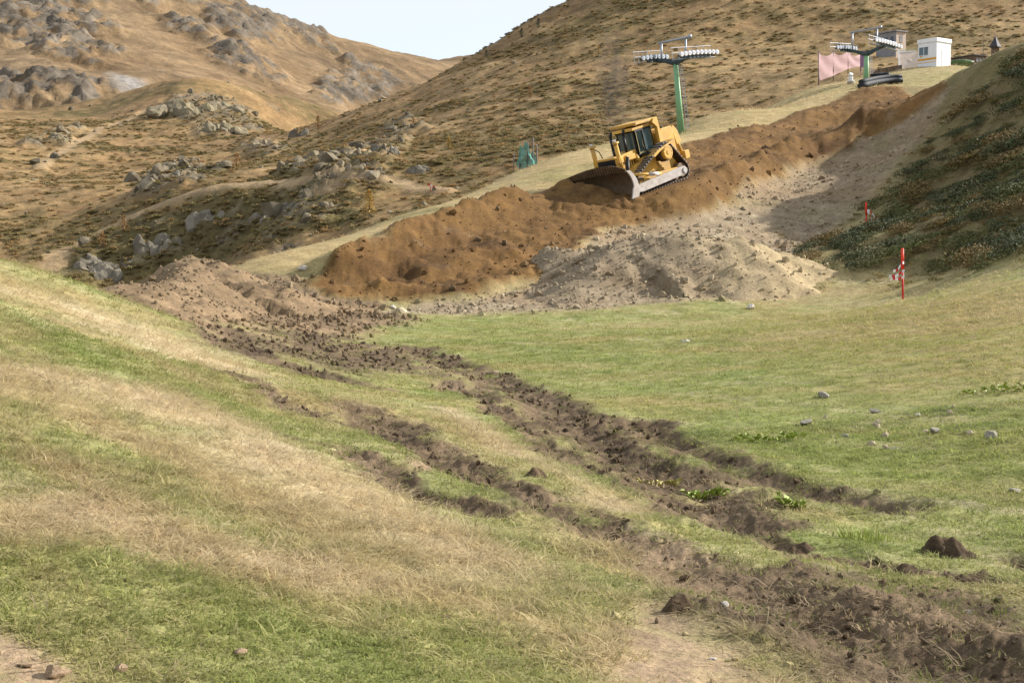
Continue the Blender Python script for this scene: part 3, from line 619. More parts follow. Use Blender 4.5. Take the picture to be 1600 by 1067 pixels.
mat('black_tarp', (0.016, 0.019, 0.024), 0.75, var=0.3, scale=2, bump=0.03, bscale=4, spec=0.5)
mat('green_tarp', tuple(lin(92, 116, 76) / 1.4), 0.5, var=0.3, scale=2, bump=0.03, bscale=4)
mat('orange_pole', tuple(lin(236, 62, 34) / 1.1), 0.5, var=0.08)
mat('red_pole', tuple(lin(206, 42, 44) / 1.1), 0.5, var=0.08)
mat('tape_white', (0.78, 0.77, 0.76), 0.5, var=0.05)
mat('tape_red', tuple(lin(200, 40, 40)), 0.5, var=0.05)
mat('bark', tuple(lin(98, 80, 64) / 1.3), 0.9, var=0.3, bump=0.02)
mat('larch_gold', tuple(lin(192, 156, 78) / 1.2), 0.8, var=0.35, scale=2)
mat('larch_rust', tuple(lin(170, 134, 86) / 1.2), 0.8, var=0.35, scale=2)
mat('larch_green', tuple(lin(96, 104, 56) / 1.3), 0.8, var=0.35, scale=2)
mat('pine_dark', tuple(lin(66, 78, 56) / 1.3), 0.8, var=0.35, scale=2)
mat('bush_leaf', tuple(lin(104, 106, 58) / 1.3), 0.75, var=0.5, scale=0.9)
mat('bush_leaf_dark', tuple(lin(82, 88, 52) / 1.3), 0.75, var=0.5, scale=0.9)
mat('bush_leaf_brown', tuple(lin(128, 108, 62) / 1.3), 0.8, var=0.45, scale=0.9)
mat('pale_stone', tuple(lin(216, 208, 196) / 1.2), 0.9, var=0.2, scale=6, bump=0.01, dust=tuple(lin(168, 150, 126) / 1.3), dust_amt=0.6)
mat('grey_stone', tuple(lin(172, 164, 150) / 1.4), 0.9, var=0.25, scale=6, bump=0.01, dust=tuple(lin(138, 130, 104) / 1.3), dust_amt=0.6)
mat('brown_stone', tuple(lin(176, 150, 122) / 1.25), 0.9, var=0.25, scale=8, bump=0.008, dust=tuple(lin(128, 104, 80) / 1.3), dust_amt=0.6)
mat('crag_rock', tuple(lin(156, 143, 118) / 1.5), 0.95, var=0.4, scale=0.35, bump=0.25, bscale=1.2, dust=tuple(lin(132, 122, 84) / 1.3), dust_amt=0.7)
mat('crag_grey', tuple(lin(136, 127, 110) / 1.5), 0.95, var=0.4, scale=0.35, bump=0.25, bscale=1.2)
mat('clod_dark', tuple(lin(110, 92, 78) / 1.3), 0.95, var=0.4, scale=9, bump=0.03, bscale=18)
mat('weed_leaf', tuple(lin(158, 172, 76) / 1.3), 0.6, var=0.3, scale=8)
mat('weed_yellow', tuple(lin(176, 164, 88) / 1.3), 0.6, var=0.3, scale=8)
mat('dry_stalk', tuple(lin(206, 186, 140) / 1.2), 0.8, var=0.2)

# ------------------------------------------------------------------ bulldozer
def bulldozer():
    root = bpy.data.objects.new('bulldozer', None); COL.objects.link(root)
    root.location = DOZ_POS; root.rotation_euler = DOZ_ROT.to_euler(); root.scale = (.95, .95, .95)
    tag(root, 'yellow crawler bulldozer pushing brown soil down the piste', 'bulldozer')
    Y = 'cat_yellow'
    # tracks: elevated sprocket, three-cornered loop
    circ = [(1.75, 0.56, 0.46), (-1.95, 0.56, 0.46), (-0.95, 1.78, 0.50)]
    pts = [(cx + (r + 0.05) * math.cos(t), cz + (r + 0.05) * math.sin(t)) for cx, cz, r in circ for t in np.linspace(0, 2 * math.pi, 60)]
    pts = sorted(set(pts))
    def half(ps):
        h = []
        for p in ps:
            while len(h) > 1 and (h[-1][0] - h[-2][0]) * (p[1] - h[-2][1]) - (h[-1][1] - h[-2][1]) * (p[0] - h[-2][0]) <= 0: h.pop()
            h.append(p)
        return h
    hull = half(pts)[:-1] + half(pts[::-1])[:-1]
    hp = np.array(hull + [hull[0]]); seg = np.hypot(*np.diff(hp, axis=0).T); cum = np.r_[0, np.cumsum(seg)]
    NS = 46; pitch = cum[-1] / NS
    sm = MB().box((0, 0, 0), (pitch * 0.94, 0.61, 0.05)).mesh('track_shoe'); gm = MB().box((0, 0, -0.06), (0.035, 0.60, 0.075)).mesh('grouser')
    lm = MB().box((0, 0, 0.06), (pitch * 0.8, 0.16, 0.08)).mesh('chain_link')
    for s in (1, -1):
        tr = bpy.data.objects.new('track', None); COL.objects.link(tr); tr.parent = root; tr.location = (0, s * 1.27, 0)
        for k in range(NS):
            c = (k + 0.5) * pitch; i = min(np.searchsorted(cum, c) - 1, len(seg) - 1); t = (c - cum[i]) / seg[i]
            p = hp[i] + (hp[i + 1] - hp[i]) * t; d = hp[i + 1] - hp[i]; ang = -math.atan2(d[1], d[0])
            for nm, me_, m_ in (('track_shoe', sm, 'track_steel'), ('grouser', gm, 'shiny_grouser'), ('chain_link', lm, 'track_steel')):
                o = link(nm, me_, m_, tr); o.location = (p[0], 0, p[1]); o.rotation_euler = (0, ang, 0)
        # wheels
        for nm, (cx, cz, r) in (('front_idler', circ[0]), ('rear_idler', circ[1])):
            w_ = MB().cyl((cx, s * 1.27 - 0.2, cz), (cx, s * 1.27 + 0.2, cz), r - 0.05, n=28).build(nm, 'worn_steel', root, True)
            MB().cyl((cx, s * 1.27 - 0.24, cz), (cx, s * 1.27 + 0.24, cz), 0.16, n=16).build('hub', Y, w_, True)
        cx, cz, r = circ[2]
        sp = MB().cyl((cx, s * 1.27 - 0.18, cz), (cx, s * 1.27 + 0.14, cz), r, n=32).build('drive_sprocket', 'track_steel', root, True)
        MB().cyl((cx, s * 1.27, cz), (cx, s * (1.27 + 0.34), cz), 0.43, 0.40, n=32).build('final_drive_cover', Y, sp, True, 0.03)
        MB().cyl((cx, s * 1.58, cz), (cx, s * 1.64, cz), 0.15, 0.13, n=20).build('hub', Y, sp, True)
        bm_ = MB().cyl((0, s * 1.60, 0), (0, s * 1.63, 0), 0.028, n=6).mesh('bolt')
        for k in range(10):
            t = 2 * math.pi * k / 10; o = link('bolt', bm_, Y, sp); o.location = (cx + 0.32 * math.cos(t), 0, cz + 0.32 * math.sin(t))
        for x in np.linspace(-1.35, 1.2, 6): MB().cyl((x, s * 1.27 - 0.2, 0.30), (x, s * 1.27 + 0.2, 0.30), 0.19, n=16).build('track_roller', 'worn_steel', root, True)
        MB().prism([(-1.75, 0.40), (1.6, 0.40), (1.45, 0.78), (0.2, 0.86), (-1.6, 0.78)], s * 1.27 - 0.21, s * 1.27 + 0.21).build('roller_frame', 'cat_yellow', root, bevel=0.02)
        MB().cyl((0.3, s * 1.27, 0.75), (0.3, s * 1.27, 1.0), 0.12).cyl((0.2, s * 1.0, 0.78), (0.2, s * 1.5, 0.78), 0.13).build('pivot_shaft', 'worn_steel', root, True)
        # push arm outside the track, with brace
        pa = MB().prism([(-1.75, 0.30), (-1.9, 0.55), (-1.7, 0.78), (2.3, 0.60), (2.75, 0.52), (2.75, 0.20), (2.2, 0.14)], s * 1.66, s * 1.94).build('push_arm', 'dusty_grey', root, bevel=0.04)
        MB().cyl((-1.62, s * 1.60, 0.54), (-1.62, s * 2.00, 0.54), 0.17, n=20).build('trunnion', 'dusty_grey', pa, True)
        br = MB().cyl((2.62, s * 1.72, 1.22), (0.35, s * 1.80, 0.78), 0.085, 0.085, 14).build('tilt_brace', 'cat_yellow', root, True)
        MB().cyl((0.55, s * 1.79, 0.82), (1.35, s * 1.765, 0.975), 0.11, n=14).build('sleeve', 'dusty_grey', br, True)
        # fender over the track
        MB().prism([(0.25, 1.72), (0.35, 1.85), (-0.25, 2.10), (-1.75, 2.42), (-1.75, 2.32), (-0.3, 1.95)], s * 0.92, s * 1.58).build('fender', Y, root, bevel=0.02)
        # hood side and frame panel between hood and track
        MB().prism([(-0.6, 1.95), (0.45, 1.85), (2.35, 1.15), (2.35, 0.75), (0.2, 0.80), (-0.6, 1.0)], s * 0.62, s * 0.90).build('frame_side', Y, root, bevel=0.02)
        MB().box((0.05, s * 1.02, 2.0), (0.8, 0.25, 0.06)).box((0.45, s * 1.05, 1.75), (0.3, 0.3, 0.05)).build('step', 'black_paint', root)
        # lift cylinders standing beside the radiator
        lc = MB().cyl((2.42, s * 0.90, 1.55), (2.50, s * 0.90, 3.02), 0.125, 0.125, 16).build('lift_cylinder', Y, root, True)
        MB().cyl((2.50, s * 0.90, 3.02), (2.505, s * 0.90, 3.14), 0.15, n=16).box((2.42, s * 0.90, 3.10), (0.34, 0.14, 0.10)).build('cylinder_cap', Y, lc, True)
        MB().cyl((2.42, s * 0.90, 1.6), (2.78, s * 0.96, 0.85), 0.06, n=12).build('piston_rod', 'chrome_rod', lc, True)
        MB().box((2.40, s * 0.83, 2.12), (0.36, 0.36, 0.34)).box((2.40, s * 0.78, 1.68), (0.30, 0.30, 0.9)).build('trunnion_bracket', Y, lc, bevel=0.02)
        MB().tube([(2.45, s * 0.80, 2.95), (2.2, s * 0.72, 2.75), (2.05, s * 0.70, 2.35)], 0.028).build('hose', 'rubber', lc, True)
        MB().box((2.55, s * 0.90, 3.22), (0.12, 0.2, 0.14)).build('work_light', 'chrome_rod', root, bevel=0.02)
    # hull between tracks
    MB().box((-0.1, 0, 0.95), (4.2, 1.24, 0.75)).build('main_frame', Y, root, bevel=0.03)
    # engine hood, radiator, grille
    MB().prism([(0.55, 1.2), (0.55, 2.42), (2.05, 2.30), (2.48, 2.22), (2.48, 1.05), (1.5, 1.05)], -0.58, 0.58).build('engine_hood', Y, root, bevel=0.04)
    gr = MB().box((2.55, 0, 1.60), (0.14, 1.30, 1.25)).build('radiator_grille', 'black_paint', root, bevel=0.02)
    for k in range(7): MB().box((2.635, 0, 1.12 + 0.16 * k), (0.03, 1.2, 0.05)).build('grille_bar', 'black_paint', gr)
    MB().box((2.50, 0, 2.27), (0.26, 1.36, 0.12)).box((2.50, 0, 0.98), (0.24, 1.30, 0.14)).build('radiator_guard', Y, root, bevel=0.02)
    for s in (1, -1):
        hd = MB().box((1.35, s * 0.60, 1.62), (1.35, 0.05, 0.75)).build('engine_door', Y, root, bevel=0.02)
        for k in range(5): MB().box((0.95 + 0.2 * k, s * 0.635, 1.62), (0.06, 0.02, 0.5)).build('louvre', 'black_paint', hd)
    # black tilt cylinder seen beside the hood on the left
    MB().cyl((1.85, 0.98, 2.15), (2.28, 1.05, 0.95), 0.10, n=14).build('tilt_cylinder', 'black_paint', root, True)
    MB().box((1.45, 0.80, 2.10), (0.75, 0.22, 0.30)).build('hydraulic_tank', Y, root, bevel=0.03)
    MB().cyl((0.95, 0.76, 2.1), (0.80, 0.86, 1.75), 0.13, n=14).build('filter_canister', Y, root, True)
    # exhaust stacks
    for s, x in ((1, 1.15), (-1, 1.35)):
        st = MB().cyl((x, s * 0.40, 2.3), (x, s * 0.40, 3.35), 0.085, 0.085, 14).build('exhaust_stack', 'black_paint', root, True)
        MB().cyl((x, s * 0.40, 3.35), (x - 0.12, s * 0.40, 3.62), 0.075, 0.085, 14).build('stack_tip', 'black_paint', st, True)
    pc = MB().cyl((1.7, 0, 2.25), (1.7, 0, 2.62), 0.12, n=14).build('air_precleaner', 'black_paint', root, True)
    # cab
    cab = MB()
    for x, y in ((0.52, 0.62), (0.52, -0.62), (-0.85, 0.72), (-0.85, -0.72), (-0.15, 0.72), (-0.15, -0.72)): cab.box((x, y, 2.72), (0.085, 0.085, 1.46))
    cab.box((-0.17, 0, 2.02), (1.5, 1.5, 0.12)).box((-0.17, 0.73, 3.42), (1.46, 0.07, 0.10)).box((-0.17, -0.73, 3.42), (1.46, 0.07, 0.10)).box((0.53, 0, 3.42), (0.08, 1.3, 0.10)).box((-0.86, 0, 3.42), (0.08, 1.44, 0.1)).build('cab_frame', 'black_paint', root)
    for s in (1, -1):
        d = MB().box((0.18, s * 0.715, 2.76), (0.58, 0.02, 1.26)).build('cab_door', 'dark_glass', root)
        MB().box((0.18, s * 0.73, 2.12), (0.56, 0.02, 0.1)).box((0.44, s * 0.735, 2.76), (0.05, 0.02, 1.2)).build('door_frame', 'cab_grey', d)
        MB().tube([(0.0, s * 0.735, 2.3), (0.12, s * 0.80, 2.5), (0.12, s * 0.80, 2.9)], 0.018, 6).build('door_handle', 'cab_grey', d, True)
        wq = MB().box((-0.5, s * 0.715, 2.76), (0.60, 0.02, 1.26)).build('side_window', 'teal_glass', root)
        MB().box((-0.5, s * 0.73, 2.12), (0.60, 0.02, 0.1)).box((-0.79, s * 0.732, 2.76), (0.05, 0.02, 1.2)).build('window_frame', 'cab_grey', wq)
    MB().box((0.535, 0, 2.78), (0.02, 1.16, 1.2)).build('windscreen', 'teal_glass', root)
    MB().box((-0.865, 0, 2.85), (0.02, 1.36, 1.05)).build('rear_window', 'dark_glass', root)
    MB().box((-0.35, 0, 2.35), (0.5, 0.55, 0.14)).box((-0.58, 0, 2.75), (0.14, 0.5, 0.75)).build('operator_seat', 'black_paint', root, bevel=0.03)
    MB().prism([(0.78, 3.46), (0.70, 3.62), (-0.95, 3.66), (-1.0, 3.48)], -0.78, 0.78).build('cab_roof', Y, root, bevel=0.03)
    ro = MB().box((-0.30, 0, 3.80), (1.75, 1.95, 0.16)).build('rops_canopy', Y, root, bevel=0.04)
    for s in (1, -1):
        MB().prism([(-0.95, 3.86), (-1.30, 3.86), (-1.32, 3.5), (-1.38, 2.15), (-1.10, 2.15), (-1.12, 3.3), (-0.80, 3.62)], s * 0.82, s * 1.05).build('rops_post', Y, root, bevel=0.02)
        MB().box((0.42, s * 0.8, 3.76), (0.12, 0.18, 0.12)).build('work_light', 'chrome_rod', root)
    # fuel tank and hydraulic lines behind the cab
    MB().prism([(-1.40, 1.9), (-1.40, 2.95), (-1.6, 3.12), (-2.55, 3.12), (-2.62, 2.95), (-2.62, 1.6), (-1.6, 1.5)], -0.88, 0.88).build('fuel_tank', Y, root, bevel=0.05)
    MB().cyl((-2.1, 0.5, 3.1), (-2.1, 0.5, 3.2), 0.11, n=14).build('filler_cap', 'black_paint', root, True)
    for s in (1, -1): MB().tube([(-1.45, s * 0.80, 2.95), (-1.45, s * 0.80, 3.35), (-2.4, s * 0.80, 3.42), (-2.4, s * 0.80, 3.1)], 0.022, 6).build('handrail', Y, root, True)
    MB().box((-2.2, 0, 1.3), (0.9, 1.2, 0.9)).build('rear_case', Y, root, bevel=0.03)
    # ripper
    rp = MB().box((-3.25, 0, 1.25), (0.45, 2.1, 0.50)).build('ripper_beam', Y, root, bevel=0.04)
    MB().prism([(-3.05, 1.9), (-3.35, 1.9), (-3.45, 0.9), (-3.30, 0.22), (-3.05, 0.05), (-3.12, 0.3), (-3.15, 0.9)], -0.07, 0.07).build('ripper_shank', 'worn_steel', rp, bevel=0.01)
    for s in (1, -1):
        MB().prism([(-2.5, 0.75), (-2.5, 1.05), (-3.1, 1.15), (-3.1, 0.95)], s * 0.55, s * 0.75).build('ripper_link', Y, rp, bevel=0.02)
        MB().prism([(-2.55, 2.95), (-2.75, 3.15), (-3.05, 2.75), (-3.2, 2.05), (-2.75, 1.95)], s * 0.52, s * 0.86).build('ripper_bracket', Y, root, bevel=0.03)
        MB().cyl((-2.9, s * 0.69, 2.35), (-3.2, s * 0.69, 1.45), 0.10, n=14).build('ripper_cylinder', Y, rp, True)
    # blade: curved plate bent forward at both ends
    prof = []
    for t in np.linspace(-0.62, 0.72, 11): prof.append((-1.5 * math.cos(t) + 1.35, 0.78 + 1.25 * math.sin(t)))
    ys = [-2.4, -2.0, -1.5, -1.05, -0.5, 0, 0.5, 1.05, 1.5, 2.0, 2.4]
    offx = lambda y: max(0, abs(y) - 1.05) * 0.42
    V = []; th = 0.07
    for side in (0, 1):
        for y in ys:
            for x, z_ in prof: V.append((3.02 + x + offx(y) - side * th, y, z_))
    npf = len(prof); ny = len(ys); fs = []
    gi = lambda sd, j, i: sd * npf * ny + j * npf + i
    for j in range(ny - 1):
        for i in range(npf - 1):
            fs.append((gi(0, j, i), gi(0, j + 1, i), gi(0, j + 1, i + 1), gi(0, j, i + 1))); fs.append((gi(1, j, i), gi(1, j, i + 1), gi(1, j + 1, i + 1), gi(1, j + 1, i)))
    for j in range(ny - 1):
        for i in (0, npf - 1): fs.append((gi(0, j, i), gi(1, j, i), gi(1, j + 1, i), gi(0, j + 1, i)))
    for i in range(npf - 1):
        for j in (0, ny - 1): fs.append((gi(0, j, i), gi(0, j, i + 1), gi(1, j, i + 1), gi(1, j, i)))
    bl = MB().add(V, fs).build('blade', 'worn_steel', root, True)
    for s in (1, -1):   # end plates, dusty
        e = MB(); P = [(3.02 + x + offx(2.45) + (0.16 if i < 4 else 0.05), s * 2.45, z_) for i, (x, z_) in enumerate(prof)]
        Q = [(3.02 + x + offx(2.45) - 0.42 + 0.02 * i, s * 2.45, z_) for i, (x, z_) in enumerate(prof)]
        e.add([(a, b_ + s * 0.05, c_) for a, b_, c_ in P + Q] + [(a, b_ - s * 0.03, c_) for a, b_, c_ in P + Q],
              [(i, i + 1, npf + i + 1, npf + i) for i in range(npf - 1)] + [(2 * npf + i, 3 * npf + i, 3 * npf + i + 1, 2 * npf + i + 1) for i in range(npf - 1)] + [(i, 2 * npf + i, 2 * npf + i + 1, i + 1) for i in range(npf - 1)] + [(npf + i, npf + i + 1, 3 * npf + i + 1, 3 * npf + i) for i in range(npf - 1)] + [(0, npf, 3 * npf, 2 * npf), (npf - 1, 3 * npf - 1, 4 * npf - 1, 2 * npf - 1)])
        e.build('end_plate', 'dusty_grey', bl)
    x0, z0 = prof[0]; xt, zt = prof[-1]
    for ya, yb in ((-2.45, -1.05), (-1.05, 1.05), (1.05, 2.45)):
        MB().bar((3.02 + x0 + offx(ya) + 0.05, ya, z0 - 0.04), (3.02 + x0 + offx(yb) + 0.05, yb, z0 - 0.04), 0.06, 0.26).build('cutting_edge', 'shiny_grouser', bl)
    # spill guard: arched plate with upright ribs above the blade
    gh_ = lambda y: 0.12 + 0.28 * max(0.0, 1 - (y / 2.3) ** 2)
    sg_ = MB()
    for ya, yb in zip(ys[:-1], ys[1:]):
        xa, xb = 3.02 + xt + offx(ya), 3.02 + xt + offx(yb)
        P = [(xa, ya, zt), (xb, yb, zt), (xb + 0.05, yb, zt + gh_(yb)), (xa + 0.05, ya, zt + gh_(ya))]
        sg_.add(P + [(a - 0.04, b_, c_) for a, b_, c_ in P], [(0, 1, 2, 3), (7, 6, 5, 4), (3, 2, 6, 7), (0, 4, 5, 1), (0, 3, 7, 4), (1, 5, 6, 2)])
    sg = sg_.build('spill_guard', 'worn_steel', bl)
    for y in np.linspace(-2.35, 2.35, 25):
        MB().bar((3.04 + xt + offx(y), y, zt - 0.1), (3.09 + xt + offx(y), y, zt + gh_(y)), 0.05, 0.07).build('guard_rib', 'worn_steel', bl)
    for y in (-1.2, -0.5, 0.5, 1.2): MB().bar((2.62, y, 0.15), (2.62, y, 1.0), 0.1, 0.14).build('blade_stiffener', 'dusty_grey', bl)
    return root
bulldozer()
# soil carried in front of the blade
fw = DOZ_ROT @ Vector((1, 0, 0)); lf = DOZ_ROT @ Vector((0, 1, 0))
def loc(fx, ly): return DOZ_POS + fw * fx + lf * ly
def pile_col(x, y, p): return mixc(C['dirt'][None] + 0 * x[:, None], C['dirtd'], np.clip(0.3 + 1.5 * fbm(x, y, 1.2, 4, 163), 0, 1))
a_, b_ = loc(4.0, -1.9), loc(3.9, 1.5)
heap('blade_load', [(a_.x, a_.y), ((a_.x + b_.x) / 2 + fw.x * .2, (a_.y + b_.y) / 2 + fw.y * .2), (b_.x, b_.y)], [0.5, 0.8, 0.55], [1.5, 1.8, 1.5], pile_col, 'brown soil piled up against the bulldozer blade', 161, 0.14, 90)

# ------------------------------------------------------------------ ski lift towers
def lift_tower(name, base, height, r0, r1, lean, line_ang, half, trains, label, arm_rise, sheave_r, lift_posts):
    root = empty(name, base, line_ang); tag(root, label, 'lift tower', 'towers of the ski lift')
    q = Euler((0, 0, -line_ang)).to_matrix() @ Vector((math.sin(lean), 0, 0)); top = Vector((q.x * height, q.y * height, height))
    MB().cyl((0, 0, -0.4), top, r0, r1, 20).build('pole', 'tower_green', root, True)
    lad = MB()   # ladder beside the pole
    la = Vector((0.25, -r0 - 0.25, 0)); lb = top + Vector((0.25, -r1 - 0.2, -0.2))
    for o in (-0.18, 0.18): lad.cyl(la + Vector((o, 0, 0)), lb + Vector((o, 0, 0)), 0.025, n=6)
    for k in range(1, int(height / 0.4)):
        p = la.lerp(lb, k * 0.4 / height); lad.cyl(p + Vector((-0.18, 0, 0)), p + Vector((0.18, 0, 0)), 0.018, n=5)
    lad.build('ladder', 'galvanised', root)
    MB().cyl(top - Vector((0, 0, 0.25)), top + Vector((0, 0, 0.1)), r1 + 0.1, r1 + 0.1, 20).build('pole_head', 'arm_dark', root, True)
    arm = MB().bar(top, top + Vector((0, half, arm_rise)), 0.32, 0.34).bar(top, top + Vector((0, -half, arm_rise)), 0.32, 0.34).bar(top + Vector((0, 0.1, -0.3)), top + Vector((0, half * 0.7, arm_rise * 0.7)), 0.2, 0.2).bar(top + Vector((0, -0.1, -0.3)), top + Vector((0, -half * 0.7, arm_rise * 0.7)), 0.2, 0.2).build('crossarm', 'arm_dark', root, bevel=0.03)
    for s, (n, L, xo, slope, mt) in zip((-1, 1), trains):
        tr = bpy.data.objects.new('sheave_train', None); COL.objects.link(tr); tr.parent = root
        tr.location = top + Vector((xo, s * half, arm_rise + 0.12)); tr.rotation_euler = (0, -slope, 0)
        MB().box((0, 0, 0.0), (L, 0.12, 0.18)).box((0, 0, -0.18), (L * 0.5, 0.10, 0.16)).build('beam', 'arm_dark', tr, bevel=0.02)
        wm = MB().cyl((0, -0.10, 0), (0, 0.10, 0), sheave_r, n=18).mesh('sheave', True); rm = MB().cyl((0, -0.12, 0), (0, 0.12, 0), sheave_r * 0.35, n=10).mesh('sheave_hub', True)
        for k in range(n):
            x = -L / 2 + L * (k + 0.5) / n; sag = 0.10 * (1 - (2 * x / L) ** 2)
            for off in (-0.16,):
                o = link('sheave', wm, mt, tr); o.location = (x, off, 0.10 + sag); h_ = link('sheave_hub', rm, 'galvanised', tr); h_.location = (x, off, 0.10 + sag)
        wk = MB().box((0, 0.5, -0.25), (L, 0.45, 0.05))
        wk.build('walkway', 'galvanised', tr)
        hr = MB()
        for x in np.linspace(-L / 2 + 0.1, L / 2 - 0.1, 7): hr.cyl((x, 0.72, -0.25), (x, 0.72, 0.75), 0.022, n=6)
        for zz in (0.3, 0.75): hr.cyl((-L / 2, 0.72, zz), (L / 2, 0.72, zz), 0.022, n=6)
        hr.build('handrail', 'galvanised', tr)
    # lifting frame: posts on the arm ends joined by a tube
    pa = top + Vector((0, half * 0.75, arm_rise)); pb = top + Vector((0, -half * 0.55, arm_rise)); h2 = lift_posts
    MB().cyl(pa, pa + Vector((0, 0, h2)), 0.09, n=10).build('frame_post', 'galvanised', root, True)
    MB().cyl(pb, pb + Vector((0, 0, h2)), 0.09, n=10).build('frame_post', 'galvanised', root, True)
    MB().cyl(pa + Vector((0, 0.35, h2)), pb + Vector((0, -0.45, h2 + 0.15)), 0.10, n=10).cyl(pb + Vector((0, -0.45, h2)), pb + Vector((0, -0.45, h2 + 0.32)), 0.17, n=12).build('lifting_tube', 'galvanised', root, True)
    return root
x, y = hit(1065, 208); zb = zat(x, y)
tp = at(1055, 96, y)
lift_tower('lift_tower', (x, y, zb), tp[2] - zb, 0.32, 0.20, math.atan2(tp[0] - x, tp[2] - zb), R(42), 2.15, [(10, 5.2, 0.5, R(8), 'sheave_white'), (7, 3.6, -0.4, R(8), 'galvanised')],
           'tall green lift tower with white sheaves behind the bulldozer', 0.25, 0.20, 1.5)
x, y = hit(1353, 131); zb = zat(x, y); tp = at(1356, 84, y)
lift_tower('lift_tower', (x, y, zb), tp[2] - zb, 0.33, 0.27, 0.0, R(42), 2.6, [(10, 5.6, 0.4, R(-3), 'sheave_white'), (8, 4.2, -0.4, R(4), 'galvanised')],
           'short green lift tower near the white cabin', 0.65, 0.22, 2.0)

# ------------------------------------------------------------------ lift station at the top of the piste
def cabin():
    d = 178; p = at(1463, 104, d); root = empty('operator_cabin', (p[0], d, p[2]), R(-40)); tag(root, 'white lift operator cabin with an orange stripe', 'cabin')
    # local: corner towards camera at origin; +x face goes right/back, +y face goes left/back
    rr = R(40); w1, w2, H = 2.95, 2.75, 3.15
    # local axes: x right-back, y left-back
    root.rotation_euler = (0, 0, rr - R(2))
    MB().box((w1 / 2, w2 / 2, H / 2 - 0.2), (w1, w2, H + 0.4)).build('wall', 'white_paint', root, bevel=0.02)
    MB().box((w1 / 2, w2 / 2, H + 0.16), (w1 + 0.18, w2 + 0.18, 0.5)).build('roof_fascia', 'white_paint', root, bevel=0.02)
    MB().box((-0.012, w2 * 0.5, 1.02), (0.03, w2 - 0.02, 0.26)).build('stripe', 'orange_stripe', root)
    MB().box((-0.012, w2 * 0.5, 0.62), (0.028, w2 - 0.02, 0.06)).build('stripe', 'orange_stripe', root)
    for yc, ww in ((0.9, 0.0), (1.55, 0.55), (2.25, 0.6)):
        if ww:
            wn = MB().box((-0.012, yc, 2.05), (0.05, ww, 1.0)).build('window', 'teal_glass', root)
            MB().box((-0.03, yc, 1.52), (0.06, ww + 0.1, 0.06)).box((-0.03, yc, 2.58), (0.06, ww + 0.1, 0.06)).box((-0.03, yc + ww / 2 + 0.02, 2.05), (0.06, 0.05, 1.0)).build('window_frame', 'white_paint', wn)
    MB().box((-0.012, 2.3, 1.42), (0.03, 0.35, 0.2)).build('sign_panel', 'orange_stripe', root)
    MB().box((w1 / 2, -0.01, 1.05), (0.9, 0.03, 2.05)).build('door', 'white_paint', root, bevel=0.01)
    return root
cabin()
def slab():
    d = 181; a = Vector(at(1406, 112, d)); root = empty('ramp_wall', a); tag(root, 'white slanted ramp wall leaning beside the white cabin', 'ramp')
    b = Vector(at(1416, 82, d)) - a; c = Vector(at(1441, 80, d)) - a; e = Vector(at(1440, 102, d)) - a; k = Vector((0.05, 1.8, -0.1)); b, c = b + Vector((0, 3.4, 0.5)), c + Vector((0.2, 3.4, 0.5))
    P = [Vector((0, 0, -0.3)), e + Vector((0, 0, -0.4)), c, b]; MB().add(P + [p + Vector((0, 0.18, -0.02)) for p in P], [(0, 1, 2, 3), (7, 6, 5, 4), (0, 4, 5, 1), (2, 6, 7, 3), (0, 3, 7, 4), (1, 5, 6, 2)]).build('panel', 'beige_wall', root)
    MB().bar(P[0] + Vector((-.06, 0, 0)), P[3] + Vector((-.06, 0, 0.1)), 0.12, 0.22).bar(P[3], P[2], 0.14, 0.12).build('edge_beam', 'white_paint', root)
    MB().bar(P[3] + Vector((0, .3, .25)), P[2] + Vector((0, .3, .25)), 0.06, 0.06).build('rail', 'tower_green', root)
    return root
slab()
def hut():
    d = 226; p = at(1400, 80, d); root = empty('stone_hut', (p[0], d, p[2]), R(35)); tag(root, 'flat-roofed stone hut behind the short lift tower', 'hut')
    w1, w2, H = 2.3, 4.0, 3.1
    wl = MB().box((w1 / 2, w2 / 2, H / 2 - 0.8), (w1, w2, H + 1.6)).build('wall', 'beige_wall', root)
    MB().box((-0.02, w2 / 2, H / 2 - 0.4), (0.05, w2 - 0.02, H + 0.7)).build('side_cladding', 'grey_wall', root)
    MB().box((w1 / 2, w2 / 2, H + 0.08), (w1 + 0.5, w2 + 0.5, 0.2)).build('roof', 'grey_wall', root, bevel=0.02)
    wn = MB().box((w1 * 0.5, -0.01, 2.0), (0.75, 0.06, 1.0)).build('window', 'grey_wall', root)
    MB().box((w1 * 0.5, -0.03, 2.0), (0.05, 0.06, 1.0)).box((w1 * 0.5, -0.03, 1.47), (0.9, 0.08, 0.06)).build('window_frame', 'beige_wall', wn)
    for yc in (0.8, 2.0, 3.2):
        wn = MB().box((-0.05, yc, 1.9), (0.05, 0.6, 0.9)).build('window', 'window_dark', root); MB().box((-0.08, yc, 1.42), (0.06, 0.7, 0.06)).build('sill', 'beige_wall', wn)
hut()
def shed():
    d = 196; p = at(1521, 103, d); root = empty('low_shed', (p[0], d, p[2]), R(30)); tag(root, 'low brown timber shed behind the bank, right of the white cabin', 'shed')
    MB().box((1.25, 2.0, 0.35), (2.5, 4.0, 2.1)).build('wall', 'brown_timber', root)
    for k in range(9): MB().box((-0.02, 0.22 + 0.44 * k, 0.4), (0.05, 0.40, 2.0)).build('plank', 'brown_timber', root)
    MB().box((1.25, 2.0, 1.46), (2.9, 4.4, 0.12)).build('roof', 'slate', root)
    MB().box((1.0, -0.02, 0.15), (1.4, 0.05, 0.3)).build('base_board', 'white_paint', root)
    for x in (0.7, 1.3, 1.9): MB().box((x, -0.02, 0.85), (0.42, 0.05, 0.6)).build('window', 'grey_wall', root)
shed()
